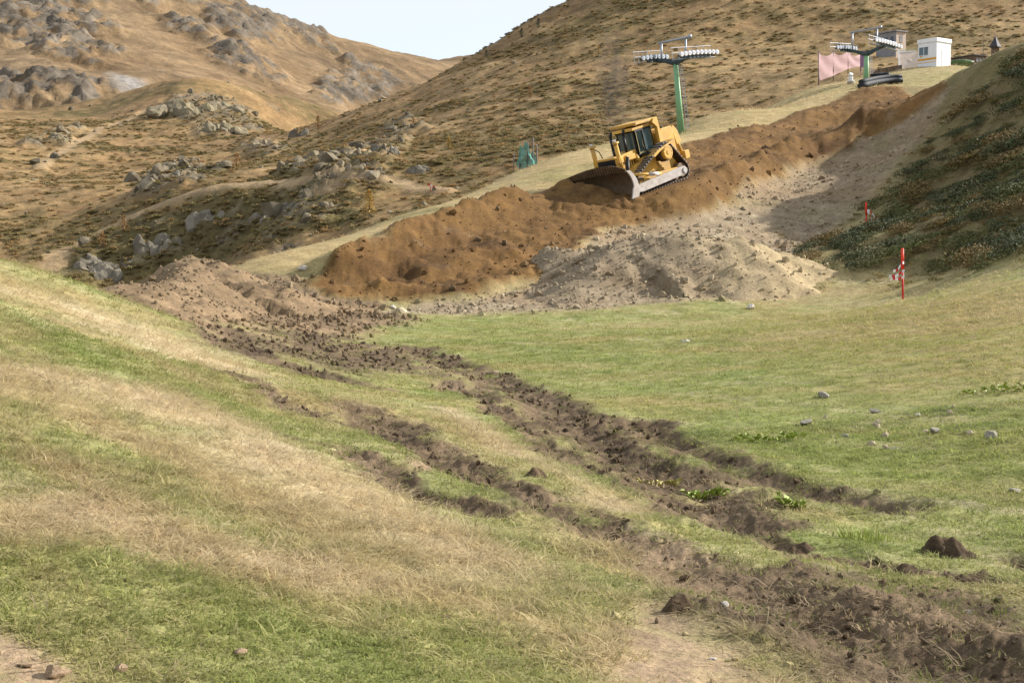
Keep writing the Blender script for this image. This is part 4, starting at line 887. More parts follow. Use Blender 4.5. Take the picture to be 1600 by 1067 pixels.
def shrine():
    d = 205; p = at(1555, 74, d); root = empty('shrine', (p[0], d, p[2] - 2.2)); tag(root, 'small shrine with a steep dark pyramid roof above the bank', 'shrine')
    MB().box((0, 0, 1.1), (0.85, 0.85, 2.3)).build('body', 'brown_timber', root)
    MB().cyl((0, 0, 2.2), (0, 0, 3.75), 0.88, 0.03, 4).build('roof', 'slate', root); MB().box((0, 0, 2.17), (1.30, 1.30, 0.08), (0, 0, R(45))).build('eaves', 'slate', root)
shrine()
p = at(1537, 78, 200); MB().cyl((0, 0, -2), (0, 0, 2.6), 0.04, 0.03, 8).build('slim_pole', 'post_grey').location = (p[0], 200, p[2])
tag(bpy.data.objects['slim_pole'], 'slim grey pole rising beside the low brown shed', 'pole')
x, y = at(1503, 98, 172)[:2]
def lump(name, loc_, sz, m, label, cat, seed, sub=3):
    V, T = rock_geo(seed, sub, 9, sz, 0.03); me = mesh_np(name, V, tris=T, smooth=True)
    o = link(name, me, m); o.location = loc_; return tag(o, label, cat)
pt = at(1503, 101, 186); lump('tarpaulin', (pt[0], 186, pt[2]), (1.9, 0.9, 0.65), 'green_tarp', 'dark green tarpaulin heap right of the white cabin', 'tarpaulin', 5)
# timber retaining boards left of the ramp wall
a = Vector(at(1362, 117, 176)); b = Vector(at(1408, 109, 180)); root = empty('retaining_wall', a); tag(root, 'low dark timber retaining wall between the lift tower and ramp', 'wall')
for k in range(4): MB().bar((0, 0, 0.1 + 0.22 * k - 0.3), tuple(b - a + Vector((0, 0, 0.1 + 0.22 * k - 0.3))), 0.10, 0.20).build('board', 'brown_timber', root)
for k in range(5):
    q = (b - a) * (k / 4); MB().box((q.x, q.y - 0.1, q.z), (0.12, 0.12, 1.1)).build('post', 'brown_timber', root)
# pink net fence
def net_fence():
    P = [(1279, 127, 81), (1302, 119, 80), (1325, 108, 78), (1345, 104, 82)]; d0 = 172
    base = [Vector(at(a_, b_, d0 + 2.0 * i)) for i, (a_, b_, c_) in enumerate(P)]; top = [Vector(at(a_, c_, d0 + 2.0 * i)) for i, (a_, b_, c_) in enumerate(P)]
    root = empty('net_fence', base[0]); tag(root, 'pale pink netting fence on posts left of the short lift tower', 'fence')
    for bb, tt_ in zip(base, top): MB().cyl(bb - base[0] - Vector((0, 0, 0.6)), tt_ - base[0] + Vector((0, 0, 0.1)), 0.06, n=8).build('post', 'post_grey', root, True)
    for i in range(3):
        n, mrows = 14, 8; V = []
        for r_ in range(mrows + 1):
            for k in range(n + 1):
                t = k / n; lo = base[i].lerp(base[i + 1], t) - base[0]; hi = top[i].lerp(top[i + 1], t) - base[0]; sag = 0.45 * 4 * t * (1 - t)
                hi = hi - Vector((0, 0, sag + 0.15)); v = lo.lerp(hi, r_ / mrows); V.append((v.x, v.y + 0.06 * math.sin(6 * t + r_) - 0.07, v.z))
        me = mesh_np('net', V, quads=grid_quads(mrows + 1, n + 1)); link('net', me, 'net_pink', root)
net_fence()
pp = at(1347, 106, 174); o = MB().box((0, 0, 1.0), (0.5, 0.08, 2.0)).box((-0.2, 0.06, 0.4), (0.06, 0.06, 2.6)).build('information_board', 'purple_panel'); o.location = (pp[0], 174, pp[2]); tag(o, 'narrow purple board beside the green short lift tower', 'sign')
# sacks
for k, (nm, dz, sx) in enumerate((('bottom', 0, .55), ('middle', .4, .45), ('top', .8, .38))):
    ps = hit(1329, 131); lump('sack', (ps[0], ps[1], zat(*ps) + .22 + dz), (sx, .4, .27), 'white_paint', nm + ' white sack in the small stack left of the short lift tower', 'sack', 31 + k)
# black pipe and tarpaulin lying at the top of the cut
a = hit(1345, 139); b = hit(1410, 131); mid_ = hit(1378, 132); mk = lambda q, dz: Vector((q[0], q[1], zat(*q) + dz))
root = empty('pipe_bundle', mk(a, 0)); o0 = Vector(root.location); tag(root, 'black drainage pipes lying at the top of the brown cut', 'pipe')
for dy, dz, r_ in ((0, .32, .30), (.55, .34, .30), (.25, .78, .24)):
    L = [mk(a, dz) - o0 + Vector((0, dy, 0)), mk(mid_, dz + .25) - o0 + Vector((0, dy, 0)), mk(b, dz) - o0 + Vector((0, dy, 0))]
    pts = [L[0].lerp(L[1], t).lerp(L[1].lerp(L[2], t), t) for t in np.linspace(0, 1, 9)]; MB().tube(pts, r_, 14).build('pipe', 'black_tarp', root, True)
pm = mk(mid_, 1.0); lump('tarpaulin', pm, (1.7, .8, .5), 'black_tarp', 'crumpled dark tarpaulin lying on the black pipes', 'tarpaulin', 41)
# teal netting and posts at the edge of the piste, left of the bulldozer
ps = hit(822, 262); zz = zat(*ps); root = empty('safety_net', (ps[0], ps[1], zz)); tag(root, 'crumpled teal safety net hanging from thin posts beside the piste', 'net')
k = ps[1] / F
for dx, h_ in ((-20, .9), (-10, 1.1), (2, 1.6), (10, 1.9), (16, 1.5)): MB().cyl((dx * k, 0.1 * dx * k, -.4), (dx * k + .05, .1 * dx * k, h_), .035, n=8).build('post', 'post_grey', root, True)
n, mr = 26, 10; V = []
for r_ in range(mr + 1):
    for q in range(n + 1):
        t = q / n; x = (-14 + 30 * t) * k; h_ = (0.15 + 1.55 * max(0, math.sin(math.pi * min(1, t * 0.9 + .1))) ** 0.8) * (0.6 + .4 * abs(math.sin(9 * t)))
        V.append((x + .1 * math.sin(9 * r_ / mr + 5 * t), .25 * math.sin(14 * t + 2 * r_ / mr) - .1, -.1 + (h_ + .1) * r_ / mr))
link('net', mesh_np('net', V, quads=grid_quads(mr + 1, n + 1)), 'net_teal', root)
ps = hit(880, 262)
# red marker by the road
ps = mhit(673, 297); zz = float(midh(np.array([ps[0]]), np.array([ps[1]]), False)[0]); root = empty('road_marker', (ps[0], ps[1], zz)); tag(root, 'tiny red and white barrier marker where the road meets the piste', 'marker')
root.scale = (.45, .45, .5); MB().cyl((0, 0, -.5), (0, 0, 1.7), .07, n=8).build('post', 'red_pole', root); MB().bar((-.8, -.1, 1.6), (.9, -.1, 1.0), .05, .28).build('board', 'red_pole', root); MB().bar((-.1, -.14, 1.36), (.45, -.14, 1.16), .05, .26).build('white_band', 'tape_white', root)
# orange poles with red and white tape
def marker_pole(bx, by, ty, label, tapes):
    ps = hit(bx, by); z0 = zat(*ps); H = at(bx, ty, ps[1])[2] - z0; root = empty('marker_pole', (ps[0], ps[1], z0)); tag(root, label, 'pole', 'orange marker poles on the bank')
    MB().cyl((0, 0, -.4), (-.03, 0, H * .62), .035, n=10).build('lower_shaft', 'red_pole', root, True); MB().cyl((-.03, 0, H * .60), (-.05, 0, H), .055, .05, n=12).build('upper_sleeve', 'orange_pole', root, True)
    for i, (z1, ex, ez, L) in enumerate(tapes):
        n = 10; V = []
        for q in range(n + 1):
            t = q / n; x = ex * t; z_ = z1 * H + ez * t - .1 * t * t + .05 * math.sin(7 * t + i)
            V += [(x, -.05 - .1 * math.sin(4 * t + i), z_ - .05), (x, -.05 - .1 * math.sin(4 * t + i) - .02 * math.sin(9 * t), z_ + .05)]
        tp_ = empty('tape', (0, 0, 0)); tp_.parent = root
        for q in range(0, n, 2):
            link('tape_stripe', mesh_np('tape_stripe', V[2 * q:2 * q + 6], quads=[(0, 2, 3, 1), (2, 4, 5, 3)]), 'tape_red' if (q // 2) % 2 else 'tape_white', tp_)
marker_pole(1411, 469, 388, 'nearer orange pole with striped tape at the foot of the bank', [(.72, -.36, -.22, 1), (.55, -.5, -.12, 1), (.45, -.46, -.02, 1)])
marker_pole(1354, 366, 316, 'farther orange pole with tape fluttering to the right', [(.74, .62, -.42, 1), (.66, .46, -.46, 1)])

# ------------------------------------------------------------------ scattered cover: grass, stones, clods, heath
def tuft(seed, n, h, spread, lean, wd):
    g = np.random.default_rng(seed); V = []; T = []
    for k in range(n):
        a = g.uniform(0, 2 * np.pi); r = spread * np.sqrt(g.uniform()); bx, by = r * np.cos(a), r * np.sin(a)
        a2 = a + g.normal(0, 0.9); hh = h * g.uniform(0.5, 1.1); ln = hh * lean * g.uniform(0.3, 1.4); w = wd * g.uniform(0.6, 1.2)
        px, py = -np.sin(a2 + g.normal(0, .6)) * w / 2, np.cos(a2) * w / 2
        m = (bx + ln * .35 * np.cos(a2), by + ln * .35 * np.sin(a2), hh * .62); t = (bx + ln * np.cos(a2), by + ln * np.sin(a2), hh * g.uniform(.75, 1))
        i = len(V); V += [(bx - px, by - py, -.01), (bx + px, by + py, -.01), (m[0] - px * .8, m[1] - py * .8, m[2]), (m[0] + px * .8, m[1] + py * .8, m[2]), t]
        T += [(i, i + 1, i + 3), (i, i + 3, i + 2), (i + 2, i + 3, i + 4)]
    return np.array(V), np.array(T)
def samp(n, y0, y1, t=0.40, power=1.0):
    """random ground points across the view between two distances"""
    u = rng.uniform(size=n); y = (y0 ** power + u * (y1 ** power - y0 ** power)) ** (1 / power); return rng.uniform(-t, t, n) * (y + 1.0), y
TUFTS = [tuft(1, 12, .05, .045, .8, .005), tuft(2, 14, .065, .05, 1.0, .005), tuft(3, 10, .04, .05, 1.3, .006), tuft(4, 9, .09, .05, 1.6, .004), tuft(5, 4, .20, .04, 1.3, .0032), tuft(6, 16, .035, .06, 1.5, .006)]
XS = []; YS = []
for n, a, b in ((38000, 4.3, 9), (36000, 9, 18), (30000, 18, 38), (16000, 38, 62), (20000, 62, 185)):
    x, y = samp(n, a, b, 0.40, 1.35); XS.append(x); YS.append(y)
x = np.concatenate(XS); y = np.concatenate(YS); z, c, mk = near(x, y)
veg = np.clip(1 - 1.25 * mk['mud'] - mk['dirt'] - 1.1 * mk['grav'] - mk['fan'] - 1.1 * mk['bare'], 0, 1) * np.clip(.75 + .9 * fbm(x, y, .5, 3, 401), .15, 1)
keep = rng.uniform(size=len(x)) < veg + 0.13 * (mk['mud'] > .5) * (y < 40); x, y, z, c = x[keep], y[keep], z[keep], c[keep]; mk = {k: v[keep] for k, v in mk.items()}
n = len(x); dry = np.clip(1 - mk['g'] + .5 * mk['st'] + rng.normal(0, .25, n), 0, 1); u = rng.uniform(size=n)
pick = np.where(dry > .62, np.where(u < .55, 3, np.where(u < .60, 4, 5)), np.where(u < .4, 0, np.where(u < .75, 1, 2)))
tint = c * rng.uniform(1.1, 1.85, (n, 1)); tint = mixc(tint, C['straw'] * 1.3, np.clip((dry - .45) * 1.3, 0, .8) * rng.uniform(.3, 1, n)); tint = mixc(tint, C['green'] * np.array([1.15, 1.30, 1.0]), np.clip(.75 - dry, 0, .6))
scl = (np.where(y < 62, np.clip(.75 + .035 * y, .8, 2.2), np.clip(y / 28, 2.2, 4.5)) * rng.uniform(.6, 1.35, n))[:, None] * np.array([1.2, 1.2, .40])
o = scatter('grass', TUFTS, np.c_[x, y, z - .005], np.c_[rng.normal(0, .15, n), rng.normal(0, .15, n), rng.uniform(0, 6.28, n)], scl, pick, tint, 'grass_blade')
tag(o, 'short green and straw coloured meadow grass', 'grass', None, 'stuff')
# gravel on the rubble slope and along the foot of the cut, and on the heaps
ROCKS = [rock_geo(500 + k, 1, 7, (1, .8, .6), .06) for k in range(5)]
x, y = samp(75000, 46, 150, .36, .7); z, c, mk = near(x, y)
w_ = mk['grav'] * np.clip(.55 + 1.2 * fbm(x, y, 3, 3, 411), .1, 1) + .10 * mk['dirt'] + .25 * mk['fan']; keep = rng.uniform(size=len(x)) < w_ * np.clip(90 / y, .3, 1); x, y, z, c, gv = x[keep], y[keep], z[keep], c[keep], mk['grav'][keep]
PX = [x]; PY = [y]; PZ = [z]; PC = [mixc(c, C['gravl'] * 1.12, rng.uniform(.0, 1, len(x)) ** 2 * (.25 + .75 * gv))]
for H_, cf, k, lo in ((GH, gravel_col, 2600, .9), (SH, soil_col, 1500, .5)):
    i = rng.integers(0, len(H_[0]), k); i = i[(H_[3][i] > .02) & ((H_[0][i] < 8.5) | (rng.uniform(size=len(i)) < .25))]; PX.append(H_[0][i]); PY.append(H_[1][i]); PZ.append(H_[2][i]); PC.append(mixc(cf(H_[0][i], H_[1][i], H_[3][i]), C['gravl'], rng.uniform(0, lo, len(i)) ** 2))
P_STONY = hits([(1230, 650), (1300, 630), (1420, 628), (1520, 640), (1560, 690), (1430, 715), (1290, 700)]); q = np.array(P_STONY); xs = rng.uniform(q[:, 0].min(), q[:, 0].max(), 900); ys = rng.uniform(q[:, 1].min(), q[:, 1].max(), 900)
k = (poly_sd(xs, ys, P_STONY) > .2) & (fbm(xs, ys, 1.6, 3, 441) + rng.normal(0, .25, 900) > .42); xs, ys = xs[k], ys[k]; PX.append(xs); PY.append(ys); PZ.append(near(xs, ys, False) - .01); PC.append(C['gravl'][None] * .95 + 0 * xs[:, None])
x, y, z, c = map(np.concatenate, (PX, PY, PZ, PC)); n = len(x)
sz = np.minimum(.028 * rng.pareto(2.0, n) + .045, np.where(y < 45, .07, .26))
o = scatter('gravel', ROCKS, np.c_[x, y, z + sz * .15], rng.uniform(0, 6.28, (n, 3)), sz[:, None] * np.ones(3), rng.integers(0, 5, n), c * rng.uniform(.8, 1.2, (n, 1)), 'stone_grain')
tag(o, 'loose pale gravel and stones on the rubble slope', 'gravel', None, 'stuff')
# clods of mud along the vehicle tracks and on the cut
CLODS = [rock_geo(600 + k, 2, 9, (1.1, .8, .65), .13) for k in range(5)]
x1, y1 = samp(60000, 4.3, 48, .40, .9); x2, y2 = samp(26000, 50, 140, .30, .7); x = np.r_[x1, x2]; y = np.r_[y1, y2]; z, c, mk = near(x, y)
keep = rng.uniform(size=len(x)) < np.clip(mk['mud'] - .25, 0, 1) * .55 * np.clip(.5 + 1.6 * fbm(x, y, .9, 3, 421), .05, 1) + .22 * mk['dirt'] * np.clip(.2 + 1.4 * fbm(x, y, 3, 3, 423), 0, 1) + .25 * mk['fan'] + .04 * mk['bare']
x, y, z, c = x[keep], y[keep], z[keep], c[keep]; n = len(x); sz = np.minimum((.010 + .010 * rng.pareto(2.4, n)) * np.clip(y / 9, .8, 4), np.where(y < 45, .028 + .0016 * y, .16))
o = scatter('mud_clods', CLODS, np.c_[x, y, z + sz * .25], rng.uniform(0, 6.28, (n, 3)), sz[:, None] * np.ones(3), rng.integers(0, 5, n), c * rng.uniform(.7, 1.15, (n, 1)), 'soil_clod', False)
tag(o, 'crumbled clods of dark mud and soil', 'soil', None, 'stuff')

def leafball(seed, n, leaf, flat=.55, lumps=7):
    """low bush: leaf clumps spread through several overlapping mounds"""
    g = np.random.default_rng(seed); ctr = np.c_[g.uniform(-.6, .6, (lumps, 2)), g.uniform(.0, .35, lumps)]; rad = g.uniform(.3, .55, lumps); V = []; T = []
    for k in range(n):
        j = g.integers(lumps); d = g.normal(size=3); d /= np.linalg.norm(d); d[2] = abs(d[2]) if g.uniform() < .85 else d[2]
        p = ctr[j] + d * rad[j] * g.uniform(.55, 1.05) * np.array([1, 1, flat * 1.3]); p[2] = max(p[2], -.02)
        a = g.normal(size=3); a /= np.linalg.norm(a); b = np.cross(a, d + .3 * g.normal(size=3)); b /= np.linalg.norm(b) + 1e-9; s = leaf * g.uniform(.6, 1.3); i = len(V)
        V += [p - a * s, p + b * s * .45, p + a * s, p - b * s * .45]; T += [(i, i + 1, i + 2), (i, i + 2, i + 3)]
    return np.array(V), np.array(T)
# heath bushes on the shaded bank, one object each
BUSH = []
for k, m_ in enumerate(('bush_leaf', 'bush_leaf_dark', 'bush_leaf', 'bush_leaf_brown', 'bush_leaf_dark')):
    V, T = leafball(700 + k, 1000, .048, .55, 9); me = mesh_np('shrub', V, tris=T, smooth=False); me.materials.append(MATS[m_]); BUSH.append(me)
cnt = 0; placed = []
g = np.random.default_rng(77); tries = 0
xb, yb = np.array(P_BANK)[:, 0], np.array(P_BANK)[:, 1]
cx_ = g.uniform(8, 42, 7000); cy_ = g.uniform(44, 112, 7000); inb = poly_sd(cx_, cy_, P_BANK); dens = fbm(cx_, cy_, 9, 3, 431)
zc_ = near(cx_, cy_, False)
for x, y, z, sdv, dn in zip(cx_, cy_, zc_, inb, dens):
    if sdv < -1.5 or cnt >= 290 or x / y > .40: continue
    if dn + .35 * min(sdv, 3) / 3 < -.12: continue
    r_ = g.uniform(.5, 1.6)
    if any((x - a) ** 2 + (y - b) ** 2 < (.50 * (r_ + c_)) ** 2 for a, b, c_ in placed): continue
    placed.append((x, y, r_)); bi = int(g.integers(5)); o = bpy.data.objects.new('shrub', BUSH[bi]); COL.objects.link(o); o.location = (x, y, z - .05)
    o.scale = (r_ * g.uniform(1, 1.5), r_, r_ * g.uniform(.6, .95)); o.rotation_euler = (0, -.35, g.uniform(-.5, .5)); 
    spx = 800 + F * x / y; spy = 420 - F * (z - EYE) / y
    where = 'close to the nearer orange pole' if abs(spx - 1411) < 60 and abs(spy - 445) < 45 else 'close to the farther orange pole' if abs(spx - 1354) < 55 and abs(spy - 355) < 40 else 'high on the shaded bank' if spy < 200 else 'at the right edge of the shaded bank' if spx > 1520 else 'along the foot of the shaded bank' if spy > 395 else 'halfway up the shaded bank'
    tag(o, ('small' if r_ < .8 else 'broad' if r_ > 1.2 else 'low') + (' olive green', ' dark green', ' olive green', ' brownish', ' dark green')[bi] + ' heath shrub ' + where, 'shrub', 'heath shrubs on the shaded bank'); cnt += 1
# small low plants filling in between the shrubs of the bank
LB = [leafball(710 + k, 90, .10, .5, 4) for k in range(3)]
x = rng.uniform(8, 46, 26000); y = rng.uniform(44, 118, 26000); z, c, mk = near(x, y); n1 = fbm(x, y, 6, 4, 435)
keep = (x / y < .42) & (rng.uniform(size=len(x)) < np.clip(sstep(-4, 2, poly_sd(x, y, P_BANK) + 5 * n1) * (.30 + .7 * n1), 0, 1) * .55); x, y, z = x[keep], y[keep], z[keep]; n = len(x)
tint = mixc(lin(110, 108, 60)[None] / 1.3 + 0 * x[:, None], lin(150, 124, 74) / 1.3, rng.uniform(0, 1, n)); sz = rng.uniform(.2, .55, n)
o = scatter('bank_heath', LB, np.c_[x, y, z - .03], np.c_[np.zeros((n, 2)), rng.uniform(0, 6.28, n)], sz[:, None] * np.array([1.3, 1, .8]), rng.integers(0, 3, n), tint, 'shrub_leaf')
tag(o, 'low olive and brown heath between the shrubs of the right bank', 'heath', None, 'stuff')
# heath on the hillside behind
HB = [leafball(720 + k, 90, .22, .6, 5) for k in range(4)]
x, y = samp(150000, 120, 400, .40, 1.2); z, c, mk = midh(x, y)
keep = rng.uniform(size=len(x)) < np.clip(mk['shrub'] * 1.1 - .12, 0, 1) * (1 - mk['road']) * .42 + .04 * (1 - mk['road']); x, y, z, c, sb_ = x[keep], y[keep], z[keep], c[keep], mk['shrub'][keep]; n = len(x)
tint = mixc(CM['green'][None] * 1.7 + 0 * c, CM['shrub'] * 1.5, rng.uniform(0, 1, n)); tint = mixc(tint, CM['base'] * 1.6, rng.uniform(0, 1, n) * (1.05 - .35 * sb_))
sz = rng.uniform(.25, .8, n) ** 1.2 * (.8 + .0012 * y)
o = scatter('heath', HB, np.c_[x, y, z - .05], np.c_[np.zeros((n, 2)), rng.uniform(0, 6.28, n)], sz[:, None] * np.array([1.2, 1.0, .75]), rng.integers(0, 4, n), tint, 'shrub_leaf')
tag(o, 'patchy low heath covering the brown hillside', 'heath', None, 'stuff')
# boulders on the hillside
BR = [rock_geo(740 + k, 2, 10, (1, .8, .75), .05) for k in range(6)]
x, y = samp(60000, 98, 480, .40, 1.1); z, c, mk = midh(x, y)
keep = rng.uniform(size=len(x)) < np.clip(mk['rk'] * .5, 0, .6) * (.35 + .65 * np.maximum(mk['out'], mk['rocky'])) + .004 * (x < 5); x, y, z, c = x[keep], y[keep], z[keep], c[keep]; n = len(x); sz = np.minimum(.25 + .25 * rng.pareto(2.2, n), 1.6)
o = scatter('boulders', BR, np.c_[x, y, z + .1 * sz], rng.uniform(0, 6.28, (n, 3)), sz[:, None] * np.ones(3), rng.integers(0, 6, n), CM['rock'] * rng.uniform(.65, 1.35, (n, 1)), 'far_rock')
tag(o, 'grey boulders strewn over the rocky hillside', 'rocks', None, 'stuff')

# ------------------------------------------------------------------ rock outcrops one can tell apart
def outcrop(px, py, wpx, hpx, label, seed, m='crag_rock', nb=9, surf=mhit, hf=None):
    x, y = surf(px, py); z = float(midh(np.array([x]), np.array([y]), False)[0]); k = y / F; W, H = wpx * k, hpx * k; g = np.random.default_rng(seed); Vs = []; Ts = []; c0 = 0
    for j in range(nb):
        t = (j + .5) / nb; V, T = rock_geo(seed * 31 + j, 3, 16, (g.uniform(.16, .3) * W, g.uniform(.14, .26) * W, g.uniform(.4, .75) * H), .02)
        a = g.uniform(-.5, .5); V = V @ np.array([[math.cos(a), math.sin(a), 0], [-math.sin(a), math.cos(a), 0], [0, 0, 1]]); V = V + np.array([(t - .5) * W * .8, g.uniform(-.25, .25) * W, g.uniform(-.25, .12) * H])
        Vs.append(V); Ts.append(T + c0); c0 += len(V)
    V = np.concatenate(Vs); zz = midh(V[:, 0] + x, V[:, 1] + y, False) - z; V[:, 2] += zz
    o = link('rock_outcrop', mesh_np('rock_outcrop', V, tris=np.concatenate(Ts), smooth=False), m); o.location = (x, y, z); return tag(o, label, 'rock')
outcrop(285, 180, 95, 34, 'broad grey rock face on the left shoulder of the knoll', 11, nb=12)
outcrop(352, 212, 70, 26, 'pale rock outcrop low on the front of the knoll', 12)
outcrop(355, 176, 60, 18, 'grey broken ledge below the top of the knoll', 13)
outcrop(468, 214, 34, 30, 'blue-grey blocky rock standing alone in the saddle', 14, 'crag_grey', 3)
outcrop(268, 292, 62, 30, 'dark humped rock above the gravel road', 15, 'crag_grey', 6)
outcrop(605, 252, 46, 34, 'steep grey rock rib on the hillside above the road', 16, 'crag_grey', 12)
outcrop(502, 262, 40, 18, 'small grey outcrop just left of the rock rib', 17)
outcrop(320, 340, 70, 20, 'rock band in the dark bank below the road', 18, 'crag_grey', 9)
outcrop(165, 428, 80, 20, 'blue-grey rock slab at the foot of the dark bank', 19, 'crag_grey', 12)
outcrop(240, 392, 60, 24, 'broken grey crag in the middle of the dark bank', 21, 'crag_grey', 11)
outcrop(425, 342, 64, 22, 'craggy ledge at the right end of the dark bank', 22, 'crag_grey', 11)
outcrop(655, 268, 40, 22, 'low grey crag at the foot of the rock rib', 23, 'crag_grey', 9)
outcrop(75, 222, 60, 18, 'pale scattered rocks in the left meadow', 20)

# ------------------------------------------------------------------ trees
def conifer(px, py, hpx, m, label, seed, surf=mhit, wide=.28):
    wide *= 1.25
    x, y = surf(px, py); z = float(midh(np.array([x]), np.array([y]), False)[0]); H = hpx * y / F; g = np.random.default_rng(seed)
    root = empty('larch_tree' if 'larch' in label else 'spruce_tree', (x, y, z)); tag(root, label, 'tree', 'small trees on the hillside')
    MB().cyl((0, 0, -.3), (0, 0, H * .96), .035 * H ** .8, .006, 8).build('trunk', 'bark', root, True)
    V = []; T = []; B = MB()
    for k in range(46):
        t = .10 + .88 * (k / 46) ** .9; L = wide * H * (1 - t) ** .8 * g.uniform(.6, 1.15) + .04 * H; a = k * 2.4 + g.normal(0, .3); d = np.array([math.cos(a), math.sin(a), g.uniform(-.15, .2)])
        if k % 3 == 0: B.cyl((0, 0, H * t), tuple(np.array([0, 0, H * t]) + d * L * .8), .010 * H, .003 * H, 4)
        for q in range(13):
            p = np.array([0, 0, H * t]) + d * L * g.uniform(.15, 1) + g.normal(0, .018 * H, 3); a_ = g.normal(size=3); a_ /= np.linalg.norm(a_); b_ = np.cross(a_, g.normal(size=3)); b_ /= np.linalg.norm(b_); s = .042 * H * g.uniform(.6, 1.3); i = len(V)
            V += [p - a_ * s, p + b_ * s * .4, p + a_ * s, p - b_ * s * .4]; T += [(i, i + 1, i + 2), (i, i + 2, i + 3)]
    B.build('branches', 'bark', root); link('crown', mesh_np('crown', V, tris=T, smooth=False), m, root); return root
conifer(577, 334, 40, 'larch_gold', 'golden larch in the dark bank below the road', 1, wide=.34)
conifer(701, 228, 20, 'larch_gold', 'golden larch right of the grey rock rib', 2)
conifer(828, 156, 20, 'larch_rust', 'rusty larch on the open hillside left of the lift tower', 3, wide=.34)
conifer(935, 86, 14, 'larch_gold', 'small golden larch high on the hillside', 4, wide=.36)
conifer(646, 205, 16, 'larch_rust', 'rusty larch at the top of the rock rib', 5)
conifer(160, 396, 26, 'larch_rust', 'orange larch at the left edge of the dark bank', 6, wide=.34)
conifer(194, 372, 24, 'larch_rust', 'rusty larch beside the road in the dark bank', 7, wide=.36)
conifer(370, 268, 28, 'larch_rust', 'pale orange larch above the gravel road', 8, wide=.34)
conifer(497, 204, 22, 'larch_rust', 'rusty larch next to the blue-grey rock in the saddle', 9)
conifer(410, 246, 14, 'larch_green', 'squat dark green larch above the gravel road', 10, wide=.7)
conifer(841, 44, 15, 'pine_dark', 'upper of the dark spruces on the skyline', 11)
conifer(815, 58, 15, 'pine_dark', 'middle dark spruce on the skyline', 12)
conifer(760, 88, 12, 'pine_dark', 'lowest dark spruce on the skyline', 13, wide=.5)
conifer(201, 242, 10, 'larch_green', 'tiny green larch on the left hillside', 14, wide=.6)

# ------------------------------------------------------------------ single stones, clods and plants in the meadow
def stone(px, py, wpx, m, label, seed, asp=(1, .8, .6), name='stone', cat='stone', sub=3, cuts=14, rough=.015, sink=.25):
    x, y = hit(px, py); r_ = wpx * y / F / 2; V, T = rock_geo(seed, sub, cuts, asp, rough)
    o = link(name, mesh_np(name, V, tris=T, smooth=name != 'stone'), m); o.location = (x, y, zat(x, y) + r_ * asp[2] * (1 - 2 * sink)); o.scale = (r_, r_, r_); o.rotation_euler = (0, 0, (seed * 1.7) % 3); return tag(o, label, cat)
stone(474, 429, 22, 'pale_stone', 'white boulder at the upper left edge of the brown cut', 801)
stone(614, 484, 16, 'pale_stone', 'white stone at the lower left corner of the rubble', 802)
stone(1172, 484, 18, 'pale_stone', 'pale stone at the lower right edge of the rubble', 803)
stone(1072, 536, 22, 'pale_stone', 'flat white stone alone in the green meadow', 804, (1, .8, .4))
stone(1262, 664, 34, 'grey_stone', 'flat grey stone at the left of the stony patch', 805, (1, .7, .4))
stone(1550, 690, 26, 'grey_stone', 'rounded grey stone at the far right of the stony patch', 806, (1, .8, .8))
stone(1460, 681, 20, 'grey_stone', 'upright grey stone in the middle of the stony patch', 807, (1, .8, .8))
stone(1366, 648, 24, 'grey_stone', 'light slab at the back of the stony patch', 808, (1, .7, .35))
stone(1434, 653, 16, 'pale_stone', 'small pale stone behind the upright grey stone', 809, (1, .7, .4))
stone(1398, 703, 24, 'grey_stone', 'sunken slab at the front of the stony patch', 810, (1, .7, .25))
stone(1285, 622, 36, 'grey_stone', 'dark half-buried rock in the meadow behind the stony patch', 811, (1, .5, .35))
stone(1482, 650, 14, 'pale_stone', 'tiny pale stone right at the back of the stony patch', 812, (1, .7, .4))
stone(1320, 684, 16, 'grey_stone', 'small grey stone right of the flat grey stone', 813, (1, .7, .35))
stone(90, 1056, 62, 'brown_stone', 'large smooth brown stone in the bottom left corner', 814, (1, .7, .5))
stone(188, 1046, 36, 'brown_stone', 'brown stone right of the large smooth stone', 815, (1, .7, .5))
stone(374, 1022, 34, 'brown_stone', 'tan stone lying in the grass near the bottom edge', 816, (1, .7, .4))
stone(38, 1040, 26, 'brown_stone', 'small brown stone left of the large smooth stone', 817, (1, .7, .5))
stone(1132, 964, 22, 'pale_stone', 'pale stone in the mud beside the dark clod', 818, (1, .6, .5))
stone(1114, 1030, 14, 'pale_stone', 'small pale stone on the bare soil', 819, (1, .7, .5))
stone(1328, 884, 22, 'pale_stone', 'cream stone among the clods at the edge of the mud', 820, (1, .7, .5))
stone(1512, 966, 24, 'pale_stone', 'cream flat stone at the right edge of the mud', 821, (1, .7, .4))
stone(1562, 980, 14, 'pale_stone', 'small white stone right of the cream flat stone', 822, (1, .7, .5))
stone(896, 818, 20, 'pale_stone', 'pale flat stone in the middle rut', 823, (1, .6, .4))
stone(694, 966, 22, 'brown_stone', 'pinkish stone alone in the near grass', 824, (1, .6, .4))
stone(1586, 770, 30, 'grey_stone', 'flat slab by a dark hole at the right edge', 825, (1, .6, .3))
def clod_col(x, y, p): return mixc(C['mud'][None] * .9 + 0 * x[:, None], C['mudd'] * .85, np.clip(.4 + 1.4 * fbm(x, y, .12, 3, 171), 0, 1))
_a, _b = hit(1465, 866), hit(1495, 866); heap('earth_clod', [_a, _b], [0.138, 0.138], [28 * _a[1] / F, 28 * _a[1] / F], clod_col, 'big loose molehill of dark earth near the right edge', 841, 0.031, 44, .16, 'clod')
